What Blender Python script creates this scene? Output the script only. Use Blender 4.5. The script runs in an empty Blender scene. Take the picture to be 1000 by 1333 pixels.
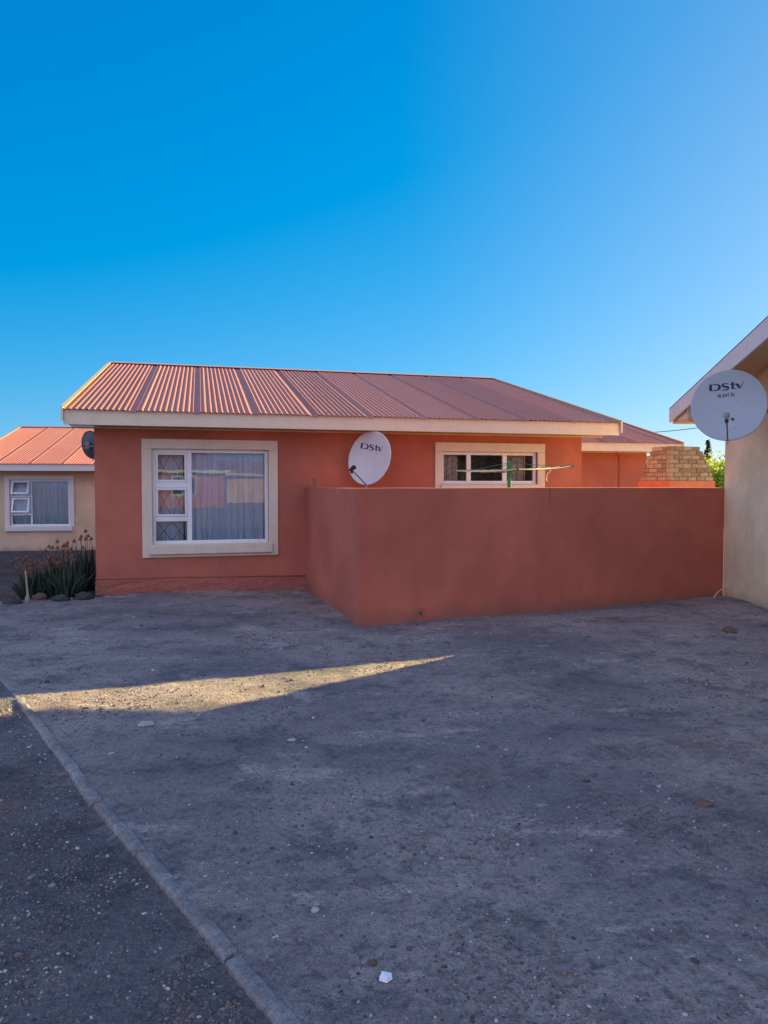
import bpy, bmesh, math, random
from mathutils import Vector, Matrix, noise
random.seed(7)
R = math.radians
scn = bpy.context.scene
COL = scn.collection
EYE = 1.55
PITCH = math.atan(0.0345)
CAM = Vector((0, 0, EYE))

# ------------------------------------------------------------------ survey helpers
def ray(px, py):
    a = (px - 500) / 1000.0; b = (666.5 - py) / 1000.0
    cp, sp = math.cos(PITCH), math.sin(PITCH)
    return Vector((a, cp + b * sp, -sp + b * cp))
def G(px, py, z=0.0):
    d = ray(px, py); return CAM + d * ((z - EYE) / d.z)
def PY(px, py, Y):
    d = ray(px, py); return CAM + d * (Y / d.y)
class Frame:
    """vertical facade: O ground point, u along wall, n outward"""
    def __init__(s, O, u):
        s.O = Vector((O[0], O[1], O[2] if len(O) > 2 else 0)); s.u = Vector((u[0], u[1], 0)).normalized()
        s.n = Vector((s.u.y, -s.u.x, 0))
    def pt(s, a, z, d=0.0):
        return s.O + s.u * a + s.n * d + Vector((0, 0, z))
    def hit(s, px, py, d=0.0):
        r = ray(px, py); O = s.O + s.n * d
        p = CAM + r * ((O - CAM).dot(s.n) / r.dot(s.n))
        return (p - s.O).dot(s.u), p.z - s.O.z

# ------------------------------------------------------------------ mesh builder
class MB:
    def __init__(s): s.v = []; s.f = []; s.m = []; s.cur = 0
    def vert(s, p): s.v.append(Vector(p)); return len(s.v) - 1
    def face(s, *ids): s.f.append(tuple(ids)); s.m.append(s.cur)
    def poly(s, *pts): s.face(*[s.vert(p) for p in pts])
    def hexa(s, c):      # 8 corners: bottom 4 ccw, top 4 ccw
        i = [s.vert(p) for p in c]
        for q in ((3,2,1,0),(4,5,6,7),(0,1,5,4),(1,2,6,5),(2,3,7,6),(3,0,4,7)): s.face(*[i[k] for k in q])
    def fbox(s, F, a0, a1, z0, z1, d0, d1):
        s.hexa([F.pt(a0,z0,d1),F.pt(a1,z0,d1),F.pt(a1,z0,d0),F.pt(a0,z0,d0),
                F.pt(a0,z1,d1),F.pt(a1,z1,d1),F.pt(a1,z1,d0),F.pt(a0,z1,d0)])
    def beam(s, p0, p1, w, h):   # parallelepiped p0-p1 with edge vectors w,h
        p0, p1, w, h = map(Vector, (p0, p1, w, h))
        s.hexa([p0, p1, p1 + w, p0 + w, p0 + h, p1 + h, p1 + w + h, p0 + w + h])
    def tube(s, pts, r, n=8, caps=True):
        pts = [Vector(p) for p in pts]
        rs = r if isinstance(r, (list, tuple)) else [r] * len(pts)
        prev = None; rings = []
        for i, p in enumerate(pts):
            t = (pts[min(i+1, len(pts)-1)] - pts[max(i-1, 0)]).normalized()
            if prev is None:
                prev = t.orthogonal().normalized()
            x = (prev - t * prev.dot(t)).normalized(); prev = x; y = t.cross(x)
            rings.append([s.vert(p + (x * math.cos(2*math.pi*k/n) + y * math.sin(2*math.pi*k/n)) * rs[i]) for k in range(n)])
        for a, b in zip(rings, rings[1:]):
            for k in range(n): s.face(a[k], a[(k+1) % n], b[(k+1) % n], b[k])
        if caps: s.face(*rings[0][::-1]); s.face(*rings[-1])
    def blob(s, c, rx, ry, rz, sub=2, jit=.12, rot=0, seed=0):
        bm = bmesh.new(); bmesh.ops.create_icosphere(bm, subdivisions=sub, radius=1)
        base = len(s.v); M = Matrix.Rotation(rot, 3, 'Z')
        for v in bm.verts:
            k = 1 + jit * 2 * noise.noise(v.co * 1.7 + Vector((seed * 7.3, seed * 3.1, 0)))
            s.v.append(Vector(c) + M @ Vector((v.co.x*rx*k, v.co.y*ry*k, v.co.z*rz*k)))
        for f in bm.faces: s.f.append(tuple(base + v.index for v in f.verts)); s.m.append(s.cur)
        bm.free()
    def build(s, name, mats, parent=None, smooth=False, bevel=0, seg=2, merge=False, angle=40):
        me = bpy.data.meshes.new(name)
        o = bpy.data.objects.new(name, me); COL.objects.link(o)
        off = Vector((0, 0, 0))
        if parent is not None:
            o.parent = parent
            q = parent
            while q is not None: off += q.location; q = q.parent
        else:
            xs = [v.x for v in s.v]; ys = [v.y for v in s.v]; zs = [v.z for v in s.v]
            off = Vector(((min(xs)+max(xs))/2, (min(ys)+max(ys))/2, min(zs))); o.location = off
        me.from_pydata([tuple(v - off) for v in s.v], [], s.f)
        for m in (mats if isinstance(mats, (list, tuple)) else [mats]): me.materials.append(m)
        me.polygons.foreach_set('material_index', s.m)
        if merge:
            bm = bmesh.new(); bm.from_mesh(me); bmesh.ops.remove_doubles(bm, verts=bm.verts, dist=1e-4)
            bmesh.ops.recalc_face_normals(bm, faces=bm.faces); bm.to_mesh(me); bm.free()
        if smooth: me.polygons.foreach_set('use_smooth', [True] * len(me.polygons))
        me.update()
        if bevel:
            b = o.modifiers.new('bevel', 'BEVEL'); b.width = bevel; b.segments = seg; b.limit_method = 'ANGLE'; b.angle_limit = R(angle)
        return o

def tag(o, label, cat=None, group=None, kind=None):
    if label: o['label'] = label
    if cat: o['category'] = cat
    if group: o['group'] = group
    if kind: o['kind'] = kind
    return o
def thing(name, loc, label, cat, group=None):
    o = bpy.data.objects.new(name, None); COL.objects.link(o); o.location = loc; o.empty_display_size = .2
    return tag(o, label, cat, group)

# ------------------------------------------------------------------ materials
def nt(name):
    m = bpy.data.materials.new(name); m.use_nodes = True
    n = m.node_tree; b = n.nodes['Principled BSDF']; return m, n, b
def link(n, a, b): n.links.new(a, b)
def noise_node(n, scale, detail=4, rough=.6, co=None, dist=0):
    t = n.nodes.new('ShaderNodeTexNoise'); t.inputs['Scale'].default_value = scale
    t.inputs['Detail'].default_value = detail; t.inputs['Roughness'].default_value = rough
    t.inputs['Distortion'].default_value = dist
    if co: link(n, co, t.inputs['Vector'])
    return t
def ramp(n, src, lo, hi, c0=(0,0,0,1), c1=(1,1,1,1)):
    r = n.nodes.new('ShaderNodeValToRGB'); r.color_ramp.elements[0].position = lo; r.color_ramp.elements[1].position = hi
    r.color_ramp.elements[0].color = c0; r.color_ramp.elements[1].color = c1
    link(n, src, r.inputs['Fac']); return r
def mixc(n, fac, a, b, mode='MIX'):
    m = n.nodes.new('ShaderNodeMix'); m.data_type = 'RGBA'; m.blend_type = mode
    if isinstance(fac, (int, float)): m.inputs[0].default_value = fac
    else: link(n, fac, m.inputs[0])
    for k, x in ((6, a), (7, b)):
        if isinstance(x, (tuple, list)): m.inputs[k].default_value = (*x[:3], 1)
        else: link(n, x, m.inputs[k])
    return m.outputs[2]
def coords(n, scale=None):
    g = n.nodes.new('ShaderNodeNewGeometry'); o = g.outputs['Position']
    if scale:
        mp = n.nodes.new('ShaderNodeMapping'); mp.inputs['Scale'].default_value = scale; link(n, o, mp.inputs[0]); o = mp.outputs[0]
    return o
def bump(n, b, h, strength=.3, dist=.01):
    bp = n.nodes.new('ShaderNodeBump'); bp.inputs['Strength'].default_value = strength; bp.inputs['Distance'].default_value = dist
    link(n, h, bp.inputs['Height']); link(n, bp.outputs[0], b.inputs['Normal'])

def surf(name, col, rough=.8, var=.15, scale=3, bscale=60, bstr=.3, bdist=.004, stain=None, streak=0, spec=.3, metal=0):
    m, n, b = nt(name); co = coords(n)
    n1 = noise_node(n, scale, 6, .65, co); n2 = noise_node(n, scale * 9, 4, .6, co)
    dark = tuple(c * (1 - var) for c in col); lite = tuple(min(1, c * (1 + var)) for c in col)
    c = mixc(n, ramp(n, n1.outputs['Fac'], .3, .7).outputs[0], dark, lite)
    c = mixc(n, .5, c, mixc(n, ramp(n, n2.outputs['Fac'], .3, .7).outputs[0], dark, lite))
    if streak:
        n3 = noise_node(n, 2.2, 5, .6, coords(n, (4, 4, .5)))
        c = mixc(n, ramp(n, n3.outputs['Fac'], .5, .8).outputs[0], c, mixc(n, streak, c, stain or tuple(x*.5 for x in col)))
    elif stain:
        n3 = noise_node(n, 1.3, 6, .7, co)
        c = mixc(n, ramp(n, n3.outputs['Fac'], .52, .75).outputs[0], c, mixc(n, .5, c, stain))
    link(n, c, b.inputs['Base Color'])
    b.inputs['Roughness'].default_value = rough; b.inputs['Metallic'].default_value = metal
    b.inputs['Specular IOR Level'].default_value = spec
    if bstr: bump(n, b, noise_node(n, bscale, 5, .6, co).outputs['Fac'], bstr, bdist)
    return m

def render_wall(name, col, stain, base_z=0.0, dirt=(.12,.09,.08)):
    """painted cement render: big soft tone patches, trowel texture, splash dirt just above the ground"""
    m, n, b = nt(name); co = coords(n)
    n1 = noise_node(n, .9, 5, .6, co); n2 = noise_node(n, 7, 6, .7, co); n3 = noise_node(n, 1.6, 5, .6, coords(n, (3.2, 3.2, .35)))
    c = mixc(n, ramp(n, n1.outputs['Fac'], .35, .65).outputs[0], tuple(x*.82 for x in col), tuple(min(1, x*1.12) for x in col))
    c = mixc(n, ramp(n, n2.outputs['Fac'], .35, .75).outputs[0], c, mixc(n, .2, c, stain))
    c = mixc(n, ramp(n, n3.outputs['Fac'], .52, .72).outputs[0], c, mixc(n, .22, c, stain))
    sp = n.nodes.new('ShaderNodeSeparateXYZ'); link(n, co, sp.inputs[0])
    ad = n.nodes.new('ShaderNodeMath'); ad.operation = 'MULTIPLY_ADD'
    nn = noise_node(n, 5, 6, .7, co); link(n, nn.outputs['Fac'], ad.inputs[0]); ad.inputs[1].default_value = .34; link(n, sp.outputs['Z'], ad.inputs[2])
    rr = ramp(n, ad.outputs[0], .5, .5)
    mr = n.nodes.new('ShaderNodeMapRange'); link(n, ad.outputs[0], mr.inputs[0])
    mr.inputs['From Min'].default_value = base_z + .14; mr.inputs['From Max'].default_value = base_z + .36
    mr.inputs['To Min'].default_value = .55; mr.inputs['To Max'].default_value = 0
    c = mixc(n, mr.outputs[0], c, dirt)
    link(n, c, b.inputs['Base Color']); b.inputs['Roughness'].default_value = .88; b.inputs['Specular IOR Level'].default_value = .25
    mx = n.nodes.new('ShaderNodeMath'); mx.operation = 'MULTIPLY_ADD'
    link(n, noise_node(n, 120, 4, .6, co).outputs['Fac'], mx.inputs[0]); mx.inputs[1].default_value = .35
    link(n, noise_node(n, 9, 5, .6, co).outputs['Fac'], mx.inputs[2])
    bump(n, b, mx.outputs[0], .35, .01)
    return m

M = {}
M['red'] = render_wall('red_render', (.445, .138, .088), (.27, .09, .065))
M['red_yard'] = render_wall('red_yard_render', (.48, .138, .085), (.28, .09, .07))
M['peach'] = render_wall('peach_render', (.66, .46, .31), (.40, .26, .18), -.3)
M['beige'] = render_wall('beige_render', (.82, .66, .42), (.36, .28, .22))
M['plinth'] = surf('rough_red_plinth', (.38, .13, .095), .95, .3, 8, 30, .9, .03, stain=(.12,.08,.07))
M['darkplinth'] = surf('grey_plinth', (.09, .09, .10), .95, .3, 6, 30, .6, .02)
M['verge'] = surf('dull_verge_metal', (.24, .13, .13), .6, .15, 4, 50, .1, .002)
M['vergecream'] = surf('weathered_cream_metal', (.42, .34, .22), .6, .15, 4, 50, .1, .002)
M['cream'] = surf('cream_paint', (.68, .56, .41), .6, .07, 2.5, 70, .15, .003, stain=(.45,.36,.26), streak=.25)
M['trim'] = surf('window_trim', (.66, .55, .42), .75, .08, 3, 90, .3, .003, stain=(.4,.34,.27), streak=.3)
M['white'] = surf('white_frame', (.74, .74, .74), .4, .05, 5, 90, .05, .001, stain=(.45,.42,.38), spec=.5)
M['greywhite'] = surf('pale_fascia', (.66, .62, .58), .55, .06, 3, 80, .1, .002, stain=(.4,.37,.33), streak=.3)
M['soffit'] = surf('soffit_board', (.55, .42, .28), .75, .15, 3, 50, .2, .003)
M['ridge'] = surf('ridge_metal', (.42, .24, .20), .45, .15, 4, 50, .1, .002)

def roof_mat(name, base, fade):
    m, n, b = nt(name); co = coords(n)
    at = n.nodes.new('ShaderNodeAttribute'); at.attribute_name = 'sheet'
    n1 = noise_node(n, .8, 6, .7, co); n2 = noise_node(n, 14, 5, .7, co)
    c = mixc(n, at.outputs['Fac'], tuple(x*.85 for x in base), tuple(min(1, x*1.12) for x in base))
    c = mixc(n, ramp(n, n1.outputs['Fac'], .4, .7).outputs[0], c, mixc(n, .35, c, fade))
    c = mixc(n, ramp(n, n2.outputs['Fac'], .5, .8).outputs[0], c, mixc(n, .3, c, tuple(x*.45 for x in base)))
    link(n, c, b.inputs['Base Color']); b.inputs['Roughness'].default_value = .5; b.inputs['Specular IOR Level'].default_value = .4
    bump(n, b, noise_node(n, 40, 4, .6, co).outputs['Fac'], .15, .003)
    return m
M['roof'] = roof_mat('painted_iron_roof', (.41, .15, .095), (.37, .20, .15))
M['roof2'] = roof_mat('orange_iron_roof', (.58, .20, .12), (.60, .32, .24))

def glass_mat():
    m = bpy.data.materials.new('window_glass'); m.use_nodes = True; n = m.node_tree; n.nodes.clear()
    o = n.nodes.new('ShaderNodeOutputMaterial'); mx = n.nodes.new('ShaderNodeMixShader')
    t = n.nodes.new('ShaderNodeBsdfTransparent'); t.inputs[0].default_value = (.86, .9, .9, 1)
    g = n.nodes.new('ShaderNodeBsdfGlossy'); g.inputs['Roughness'].default_value = .01
    fr = n.nodes.new('ShaderNodeFresnel'); fr.inputs['IOR'].default_value = 1.62
    bp = n.nodes.new('ShaderNodeBump'); bp.inputs['Strength'].default_value = .03; bp.inputs['Distance'].default_value = .02
    link(n, noise_node(n, 1.6, 2, .5, coords(n)).outputs['Fac'], bp.inputs['Height']); link(n, bp.outputs[0], g.inputs['Normal'])
    link(n, fr.outputs[0], mx.inputs[0]); link(n, t.outputs[0], mx.inputs[1]); link(n, g.outputs[0], mx.inputs[2]); link(n, mx.outputs[0], o.inputs[0])
    return m
M['glass'] = glass_mat()
def cloth(name, col, trans=.4):
    m, n, b = nt(name); co = coords(n)
    n1 = noise_node(n, 1.5, 5, .7, coords(n, (9, 9, 1.2)))
    c = mixc(n, ramp(n, n1.outputs['Fac'], .35, .7).outputs[0], tuple(x*.72 for x in col), col)
    link(n, c, b.inputs['Base Color']); b.inputs['Roughness'].default_value = .9
    tr = n.nodes.new('ShaderNodeBsdfTranslucent'); link(n, c, tr.inputs[0])
    mx = n.nodes.new('ShaderNodeMixShader'); mx.inputs[0].default_value = trans
    link(n, b.outputs[0], mx.inputs[1]); link(n, tr.outputs[0], mx.inputs[2]); link(n, mx.outputs[0], n.nodes['Material Output'].inputs[0])
    return m
M['net'] = cloth('net_curtain', (.66, .80, .98), .06); M['lace'] = cloth('patterned_curtain', (.74, .64, .56), .08); M['dimnet'] = cloth('dim_curtain', (.66, .76, .92), .08)
M['bars'] = surf('dark_iron', (.055, .055, .055), .5, .1, 4, 40, 0)
M['dish'] = surf('grey_white_dish', (.54, .53, .54), .5, .05, 3, 60, .08, .002, stain=(.42,.40,.38), streak=.25, spec=.4)
M['dish2'] = surf('blue_grey_dish', (.36, .41, .46), .5, .05, 3, 60, .08, .002, stain=(.30,.32,.34), streak=.2, spec=.4)
M['dishdark'] = surf('charcoal_dish', (.06, .07, .08), .5, .2, 5, 60, .1, .002)
M['steel'] = surf('galvanised_steel', (.25, .25, .26), .45, .2, 8, 60, .1, .002, metal=.6)
M['black'] = surf('black_plastic', (.02, .02, .022), .4, .1, 4, 40, 0)
M['logo'] = surf('logo_blue', (.012, .035, .14), .5, .05, 4, 40, 0)
M['logodark'] = surf('logo_dark', (.012, .018, .05), .5, .05, 4, 40, 0)
M['bluecap'] = surf('blue_cap', (.02, .12, .30), .4, .05, 4, 40, 0)
M['lnb'] = surf('lnb_housing', (.30, .28, .23), .5, .1, 8, 40, 0)
M['green'] = surf('green_line_paint', (.03, .20, .07), .4, .2, 10, 60, .1, .002)
M['rope'] = surf('cream_line', (.62, .55, .36), .8, .15, 20, 60, .2, .002)
M['twig'] = surf('brown_pegs', (.22, .11, .07), .8, .2, 20, 60, .2, .002)
M['brick'] = surf('tan_brick', (.29, .225, .165), .95, .38, 4, 45, 1, .02, stain=(.20,.14,.11))
M['brick2'] = surf('dark_brick', (.21, .16, .12), .95, .38, 4, 45, 1, .02, stain=(.15,.11,.09))
M['brick3'] = surf('pale_brick', (.32, .26, .20), .95, .3, 4, 45, 1, .02, stain=(.25,.17,.12))
M['mortar'] = surf('grey_mortar', (.25, .19, .15), .95, .2, 10, 60, .5, .01)
M['aloe'] = surf('aloe_leaf', (.028, .05, .032), .55, .45, 6, 40, .2, .003, stain=(.12,.10,.05))
M['stalk'] = surf('aloe_stalk', (.16, .13, .07), .8, .2, 9, 40, .2, .002)
M['flower'] = surf('aloe_flower', (.20, .08, .055), .85, .5, 14, 60, .2, .002)
M['stake'] = surf('pale_wood', (.30, .25, .19), .9, .25, 12, 60, .5, .006)
M['concrete0'] = surf('kerb_concrete', (.15, .145, .14), .93, .25, 4, 90, .7, .012, stain=(.13,.09,.07))
M['stone'] = surf('dark_stone', (.045, .05, .048), .9, .3, 6, 40, .7, .02)
M['palestone'] = surf('pale_stone', (.38, .37, .36), .9, .15, 8, 60, .5, .01)
M['rust'] = surf('brown_stone', (.14, .085, .065), .9, .3, 8, 60, .6, .015)
M['paper'] = surf('white_scrap', (.80, .82, .84), .6, .04, 8, 60, .1, .002)
M['pipe'] = surf('white_hose', (.62, .55, .48), .5, .1, 8, 60, .1, .002)
M['cable'] = surf('cable', (.02, .03, .04), .6, .1, 8, 60, 0)
def leafmat(name, a, b_, tr=.35):
    m, n, b = nt(name); co = coords(n)
    n1 = noise_node(n, 2.3, 5, .7, co)
    c = mixc(n, ramp(n, n1.outputs['Fac'], .35, .65).outputs[0], a, b_)
    link(n, c, b.inputs['Base Color']); b.inputs['Roughness'].default_value = .6
    t = n.nodes.new('ShaderNodeBsdfTranslucent'); link(n, mixc(n, .3, c, (.3,.35,.05)), t.inputs[0])
    mx = n.nodes.new('ShaderNodeMixShader'); mx.inputs[0].default_value = tr
    link(n, b.outputs[0], mx.inputs[1]); link(n, t.outputs[0], mx.inputs[2]); link(n, mx.outputs[0], n.nodes['Material Output'].inputs[0])
    return m
M['bush'] = leafmat('bright_leaf', (.26, .38, .04), (.46, .58, .07), .5)
M['cypress'] = leafmat('dark_leaf', (.015, .035, .02), (.03, .055, .03), .15)
M['bark'] = surf('bark', (.12, .09, .07), .95, .3, 8, 40, .8, .02)

def ground_mat(name, pale, mid, dark, red, k=1.0):
    m, n, b = nt(name); co = coords(n)
    big = noise_node(n, .5, 5, .6, co); med = noise_node(n, 2.1, 10, .8, co); fine = noise_node(n, 34, 6, .75, co); rd = noise_node(n, .7, 8, .75, co); sml = noise_node(n, 9, 8, .8, co)
    c = mixc(n, ramp(n, big.outputs['Fac'], .38, .60).outputs[0], mid, pale)
    c = mixc(n, ramp(n, med.outputs['Fac'], .50, .60, (0,0,0,1), (.62,.62,.62,1)).outputs[0], c, dark)
    c = mixc(n, ramp(n, sml.outputs['Fac'], .54, .60, (0,0,0,1), (.55,.55,.55,1)).outputs[0], c, dark)
    c = mixc(n, ramp(n, rd.outputs['Fac'], .54, .66, (0,0,0,1), (.6,.6,.6,1)).outputs[0], c, red)
    # worn chalky scuffs
    sc = noise_node(n, 1.1, 10, .82, coords(n, (1.0, 1.5, 1)))
    c = mixc(n, ramp(n, sc.outputs['Fac'], .56, .60, (0,0,0,1), (.65,.65,.65,1)).outputs[0], c, tuple(min(1, x*1.35) for x in pale))
    c = mixc(n, 1.0, c, mixc(n, ramp(n, fine.outputs['Fac'], .3, .7).outputs[0], (.62,.62,.63), (1.26,1.24,1.22)), 'MULTIPLY')
    f2 = noise_node(n, 110, 3, .8, co)
    c = mixc(n, 1.0, c, mixc(n, ramp(n, f2.outputs['Fac'], .35, .65).outputs[0], (.8,.8,.82), (1.16,1.15,1.14)), 'MULTIPLY')
    # grit: small light and dark grains
    for sc_, th, colr, f in ((150, .16, tuple(x*1.8 for x in pale), .7), (95, .17, tuple(x*.35 for x in dark), .8), (260, .2, tuple(x*1.5 for x in mid), .5)):
        v = n.nodes.new('ShaderNodeTexVoronoi'); v.inputs['Scale'].default_value = sc_; v.inputs['Randomness'].default_value = 1; link(n, co, v.inputs['Vector'])
        msk = ramp(n, v.outputs['Distance'], th, th + .12, (f,f,f,1), (0,0,0,1))
        gate = noise_node(n, 3 + sc_ * .02, 4, .7, co)
        mm = n.nodes.new('ShaderNodeMath'); mm.operation = 'MULTIPLY'; link(n, msk.outputs[0], mm.inputs[0]); link(n, ramp(n, gate.outputs['Fac'], .42, .62).outputs[0], mm.inputs[1])
        c = mixc(n, mm.outputs[0], c, tuple(min(.9, q) for q in colr))
    link(n, c, b.inputs['Base Color']); b.inputs['Roughness'].default_value = .96; b.inputs['Specular IOR Level'].default_value = .15
    v2 = n.nodes.new('ShaderNodeTexVoronoi'); v2.inputs['Scale'].default_value = 70; link(n, co, v2.inputs['Vector'])
    ad = n.nodes.new('ShaderNodeMath'); ad.operation = 'MULTIPLY_ADD'; link(n, v2.outputs['Distance'], ad.inputs[0]); ad.inputs[1].default_value = -.5
    link(n, noise_node(n, 26, 8, .75, co).outputs['Fac'], ad.inputs[2])
    bump(n, b, ad.outputs[0], .5 * k, .02)
    return m
M['ground'] = ground_mat('compacted_dirt', (.315, .265, .24), (.165, .148, .155), (.07, .068, .08), (.18, .105, .095))
M['road'] = ground_mat('dark_gravel', (.175, .16, .16), (.10, .094, .10), (.05, .048, .056), (.18, .09, .075), 1.3)
M['concrete'] = ground_mat('kerb_concrete', (.27, .26, .25), (.21, .20, .195), (.13, .12, .115), (.19, .12, .09), .6)
M['soil'] = ground_mat('garden_soil', (.13, .105, .095), (.08, .065, .06), (.035, .03, .03), (.12, .07, .05), 1.5)
def pebble_mat():
    m, n, b = nt('pebble'); at = n.nodes.new('ShaderNodeAttribute'); at.attribute_name = 'tone'
    r = n.nodes.new('ShaderNodeValToRGB'); e = r.color_ramp.elements
    e[0].position = 0; e[0].color = (.05,.05,.055,1); e[1].position = 1; e[1].color = (.45,.42,.38,1)
    for p, c in ((.35,(.11,.10,.10,1)), (.6,(.17,.13,.11,1)), (.75,(.24,.13,.09,1)), (.85,(.24,.23,.22,1))):
        q = e.new(p); q.color = c
    link(n, at.outputs['Fac'], r.inputs[0]); link(n, r.outputs[0], b.inputs['Base Color']); b.inputs['Roughness'].default_value = .85
    return m
M['pebbles'] = pebble_mat()

# ------------------------------------------------------------------ survey of the place
HU = Vector((.962, .272, 0)).normalized(); HV = Vector((-HU.y, HU.x, 0))
HO = Vector((-4.08, 10.84, 0))
F1 = Frame(HO, HU)                                   # front of the red house
YC = G(467, 815)                                     # outer corner of the yard wall
K = Vector((4.65, 10.5, 0))                          # corner of the beige house
SUN_AZ, SUN_EL = R(48.3), R(15.8)
SUN = Vector((math.sin(SUN_AZ)*math.cos(SUN_EL), math.cos(SUN_AZ)*math.cos(SUN_EL), math.sin(SUN_EL)))

# ------------------------------------------------------------------ ground
KERB_PX = [(374,1333),(334,1288),(275,1216),(227,1158),(180,1106),(163,1090),(120,1034),(78,980),(45,938),(10,893)]
kerb = [G(*p) for p in KERB_PX]
kerb = [kerb[0] + (kerb[0]-kerb[1]).normalized()*d for d in (4.0, 2.0, .9)] + kerb
dirk = (kerb[-1]-kerb[-4]).normalized()
kerb += [kerb[-1] + dirk*d for d in (.9, 1.9, 2.9, 4.1, 5.2)]
def kerb_x(y):
    for a, b in zip(kerb, kerb[1:]):
        if min(a.y, b.y) <= y <= max(a.y, b.y):
            return a.x + (b.x-a.x)*(y-a.y)/(b.y-a.y)
    return None
def sst(a, b, x):
    t = max(0, min(1, (x-a)/(b-a))); return t*t*(3-2*t)
def hz(x, y, micro=True):
    p = Vector((x, y, 0)); rel = p - HO
    su, sv = rel.dot(HU), rel.dot(HV)
    z = -.62 * sst(.4, 6.5, sv) * sst(.3, -1.2, su) if sv > .4 else 0
    z -= .12 * sst(-.3, .8, sv) * sst(-.05, -.9, su)
    if sv > 9.8: z = min(z, -.62 * sst(9.8, 10.2, sv) * sst(9, 4, su))
    if -1 < x < 7 and 7 < y < 13:
        z += .06 * math.exp(-((x-4.7)**2 + (y-9.6)**2) / 1.2)
    z -= .04 * math.exp(-((x+1.1)**2 + (y-11.3)**2) / 1.5)
    if y < 13 and y > -2:
        kx = kerb_x(y)
        if kx is not None:
            z -= (.008 + .022*sst(4.4, 3.4, y)) * sst(.02, -.06, x - kx)
    if micro and abs(x) < 14 and -1 < y < 24:
        z += .022 * noise.noise(Vector((x*.55, y*.55, 0))) + .012 * noise.noise(Vector((x*1.9, y*1.9, 3)))
        z += .006 * noise.noise(Vector((x*7, y*7, 5))) + .005 * noise.noise(Vector((x*19, y*19, 8)))
    return z
def axis(lo, hi, step, far):
    a = [lo + i*step for i in range(int(round((hi-lo)/step))+1)]
    s = step; p = a[-1]; up = []
    while p < far: s *= 1.22; p += s; up.append(p)
    s = step; p = a[0]; dn = []
    while p > -far: s *= 1.22; p -= s; dn.append(p)
    return dn[::-1] + a + up
xs = axis(-5.5, 6.0, .036, 700); ys = axis(1.2, 12.0, .036, 700)
def build_ground():
    nx, ny = len(xs), len(ys)
    co = [(x, y, hz(x, y)) for y in ys for x in xs]
    gf, rf, bf = [], [], []
    for j in range(ny-1):
        yc = (ys[j]+ys[j+1])/2; kx = kerb_x(yc)
        for i in range(nx-1):
            q = (j*nx+i, j*nx+i+1, (j+1)*nx+i+1, (j+1)*nx+i)
            xc = (xs[i]+xs[i+1])/2
            rel = Vector((xc, yc, 0)) - HO
            if rel.dot(HU) < .1 and rel.dot(HV) > -.22 + .06*noise.noise(Vector((xc*3, yc*3, 0))) and xc > -30 and yc < 60: bf.append(q); continue
            (rf if (kx is not None and yc < 12.5 and xc < kx and xc > -60) else gf).append(q)
    for nm, fs, mt in (('ground', gf, M['ground']), ('road', rf, M['road']), ('garden_soil', bf, M['soil'])):
        used = sorted({k for q in fs for k in q}); mp = {k: i for i, k in enumerate(used)}
        me = bpy.data.meshes.new(nm); me.from_pydata([co[k] for k in used], [], [tuple(mp[k] for k in q) for q in fs])
        me.materials.append(mt); me.polygons.foreach_set('use_smooth', [True]*len(me.polygons))
        o = bpy.data.objects.new(nm, me); COL.objects.link(o); o['kind'] = 'structure'
        o['label'] = {'ground': 'bare compacted grey dirt yard', 'road': 'dark gravelly strip left of the kerb', 'garden_soil': 'dark rough soil of the planted bed left of the house'}[nm]
build_ground()

# kerb of concrete blocks
def build_kerb():
    mb = MB(); rnd = random.Random(3)
    L = [0]
    for a, b in zip(kerb, kerb[1:]): L.append(L[-1] + (b-a).length)
    def at(s):
        for i in range(len(L)-1):
            if s <= L[i+1] or i == len(L)-2:
                t = (s-L[i])/(L[i+1]-L[i]); return kerb[i].lerp(kerb[i+1], t)
    s = 0
    while s < L[-1]-.2:
        ln = rnd.choice((.62, .9, .9, .95, .34)); e = min(s+ln, L[-1])
        p, q = at(s+.006), at(e-.006); d = (q-p).normalized(); w = Vector((d.y, -d.x, 0))
        j = rnd.uniform(-.008, .008); zt = .014 + rnd.uniform(-.005, .006); hw = .030
        n = 12; rows = []
        ts = [0, .02] + [i_/10 for i_ in range(1, 10)] + [.98, 1.0]
        for k in range(n+1):
            c = p.lerp(q, ts[k]) + w*j
            zz = hz(c.x + .08, c.y, False) + zt + .004*noise.noise(c*6)
            ro = []
            endk = -.010 if k in (0, n) else 0
            for off, dz in ((-hw-.006, -.14), (-hw, -.012+endk), (-hw+.010, endk), (0, .002+endk), (hw-.010, endk), (hw, -.012+endk), (hw+.006, -.14)):
                r = .005*noise.noise(Vector((c.x*18, c.y*18, off*30)))
                ro.append(mb.vert(c + w*(off + r) + Vector((0, 0, zz + dz + (r if dz > -.1 else 0)))))
            rows.append(ro)
        for a, b in zip(rows, rows[1:]):
            for k in range(6): mb.face(a[k], b[k], b[k+1], a[k+1])
        mb.face(*rows[0]); mb.face(*rows[-1][::-1])
        s = e
    o = mb.build('kerb', M['concrete']); tag(o, 'line of worn grey concrete kerb blocks across the yard', kind='structure')
build_kerb()

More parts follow.
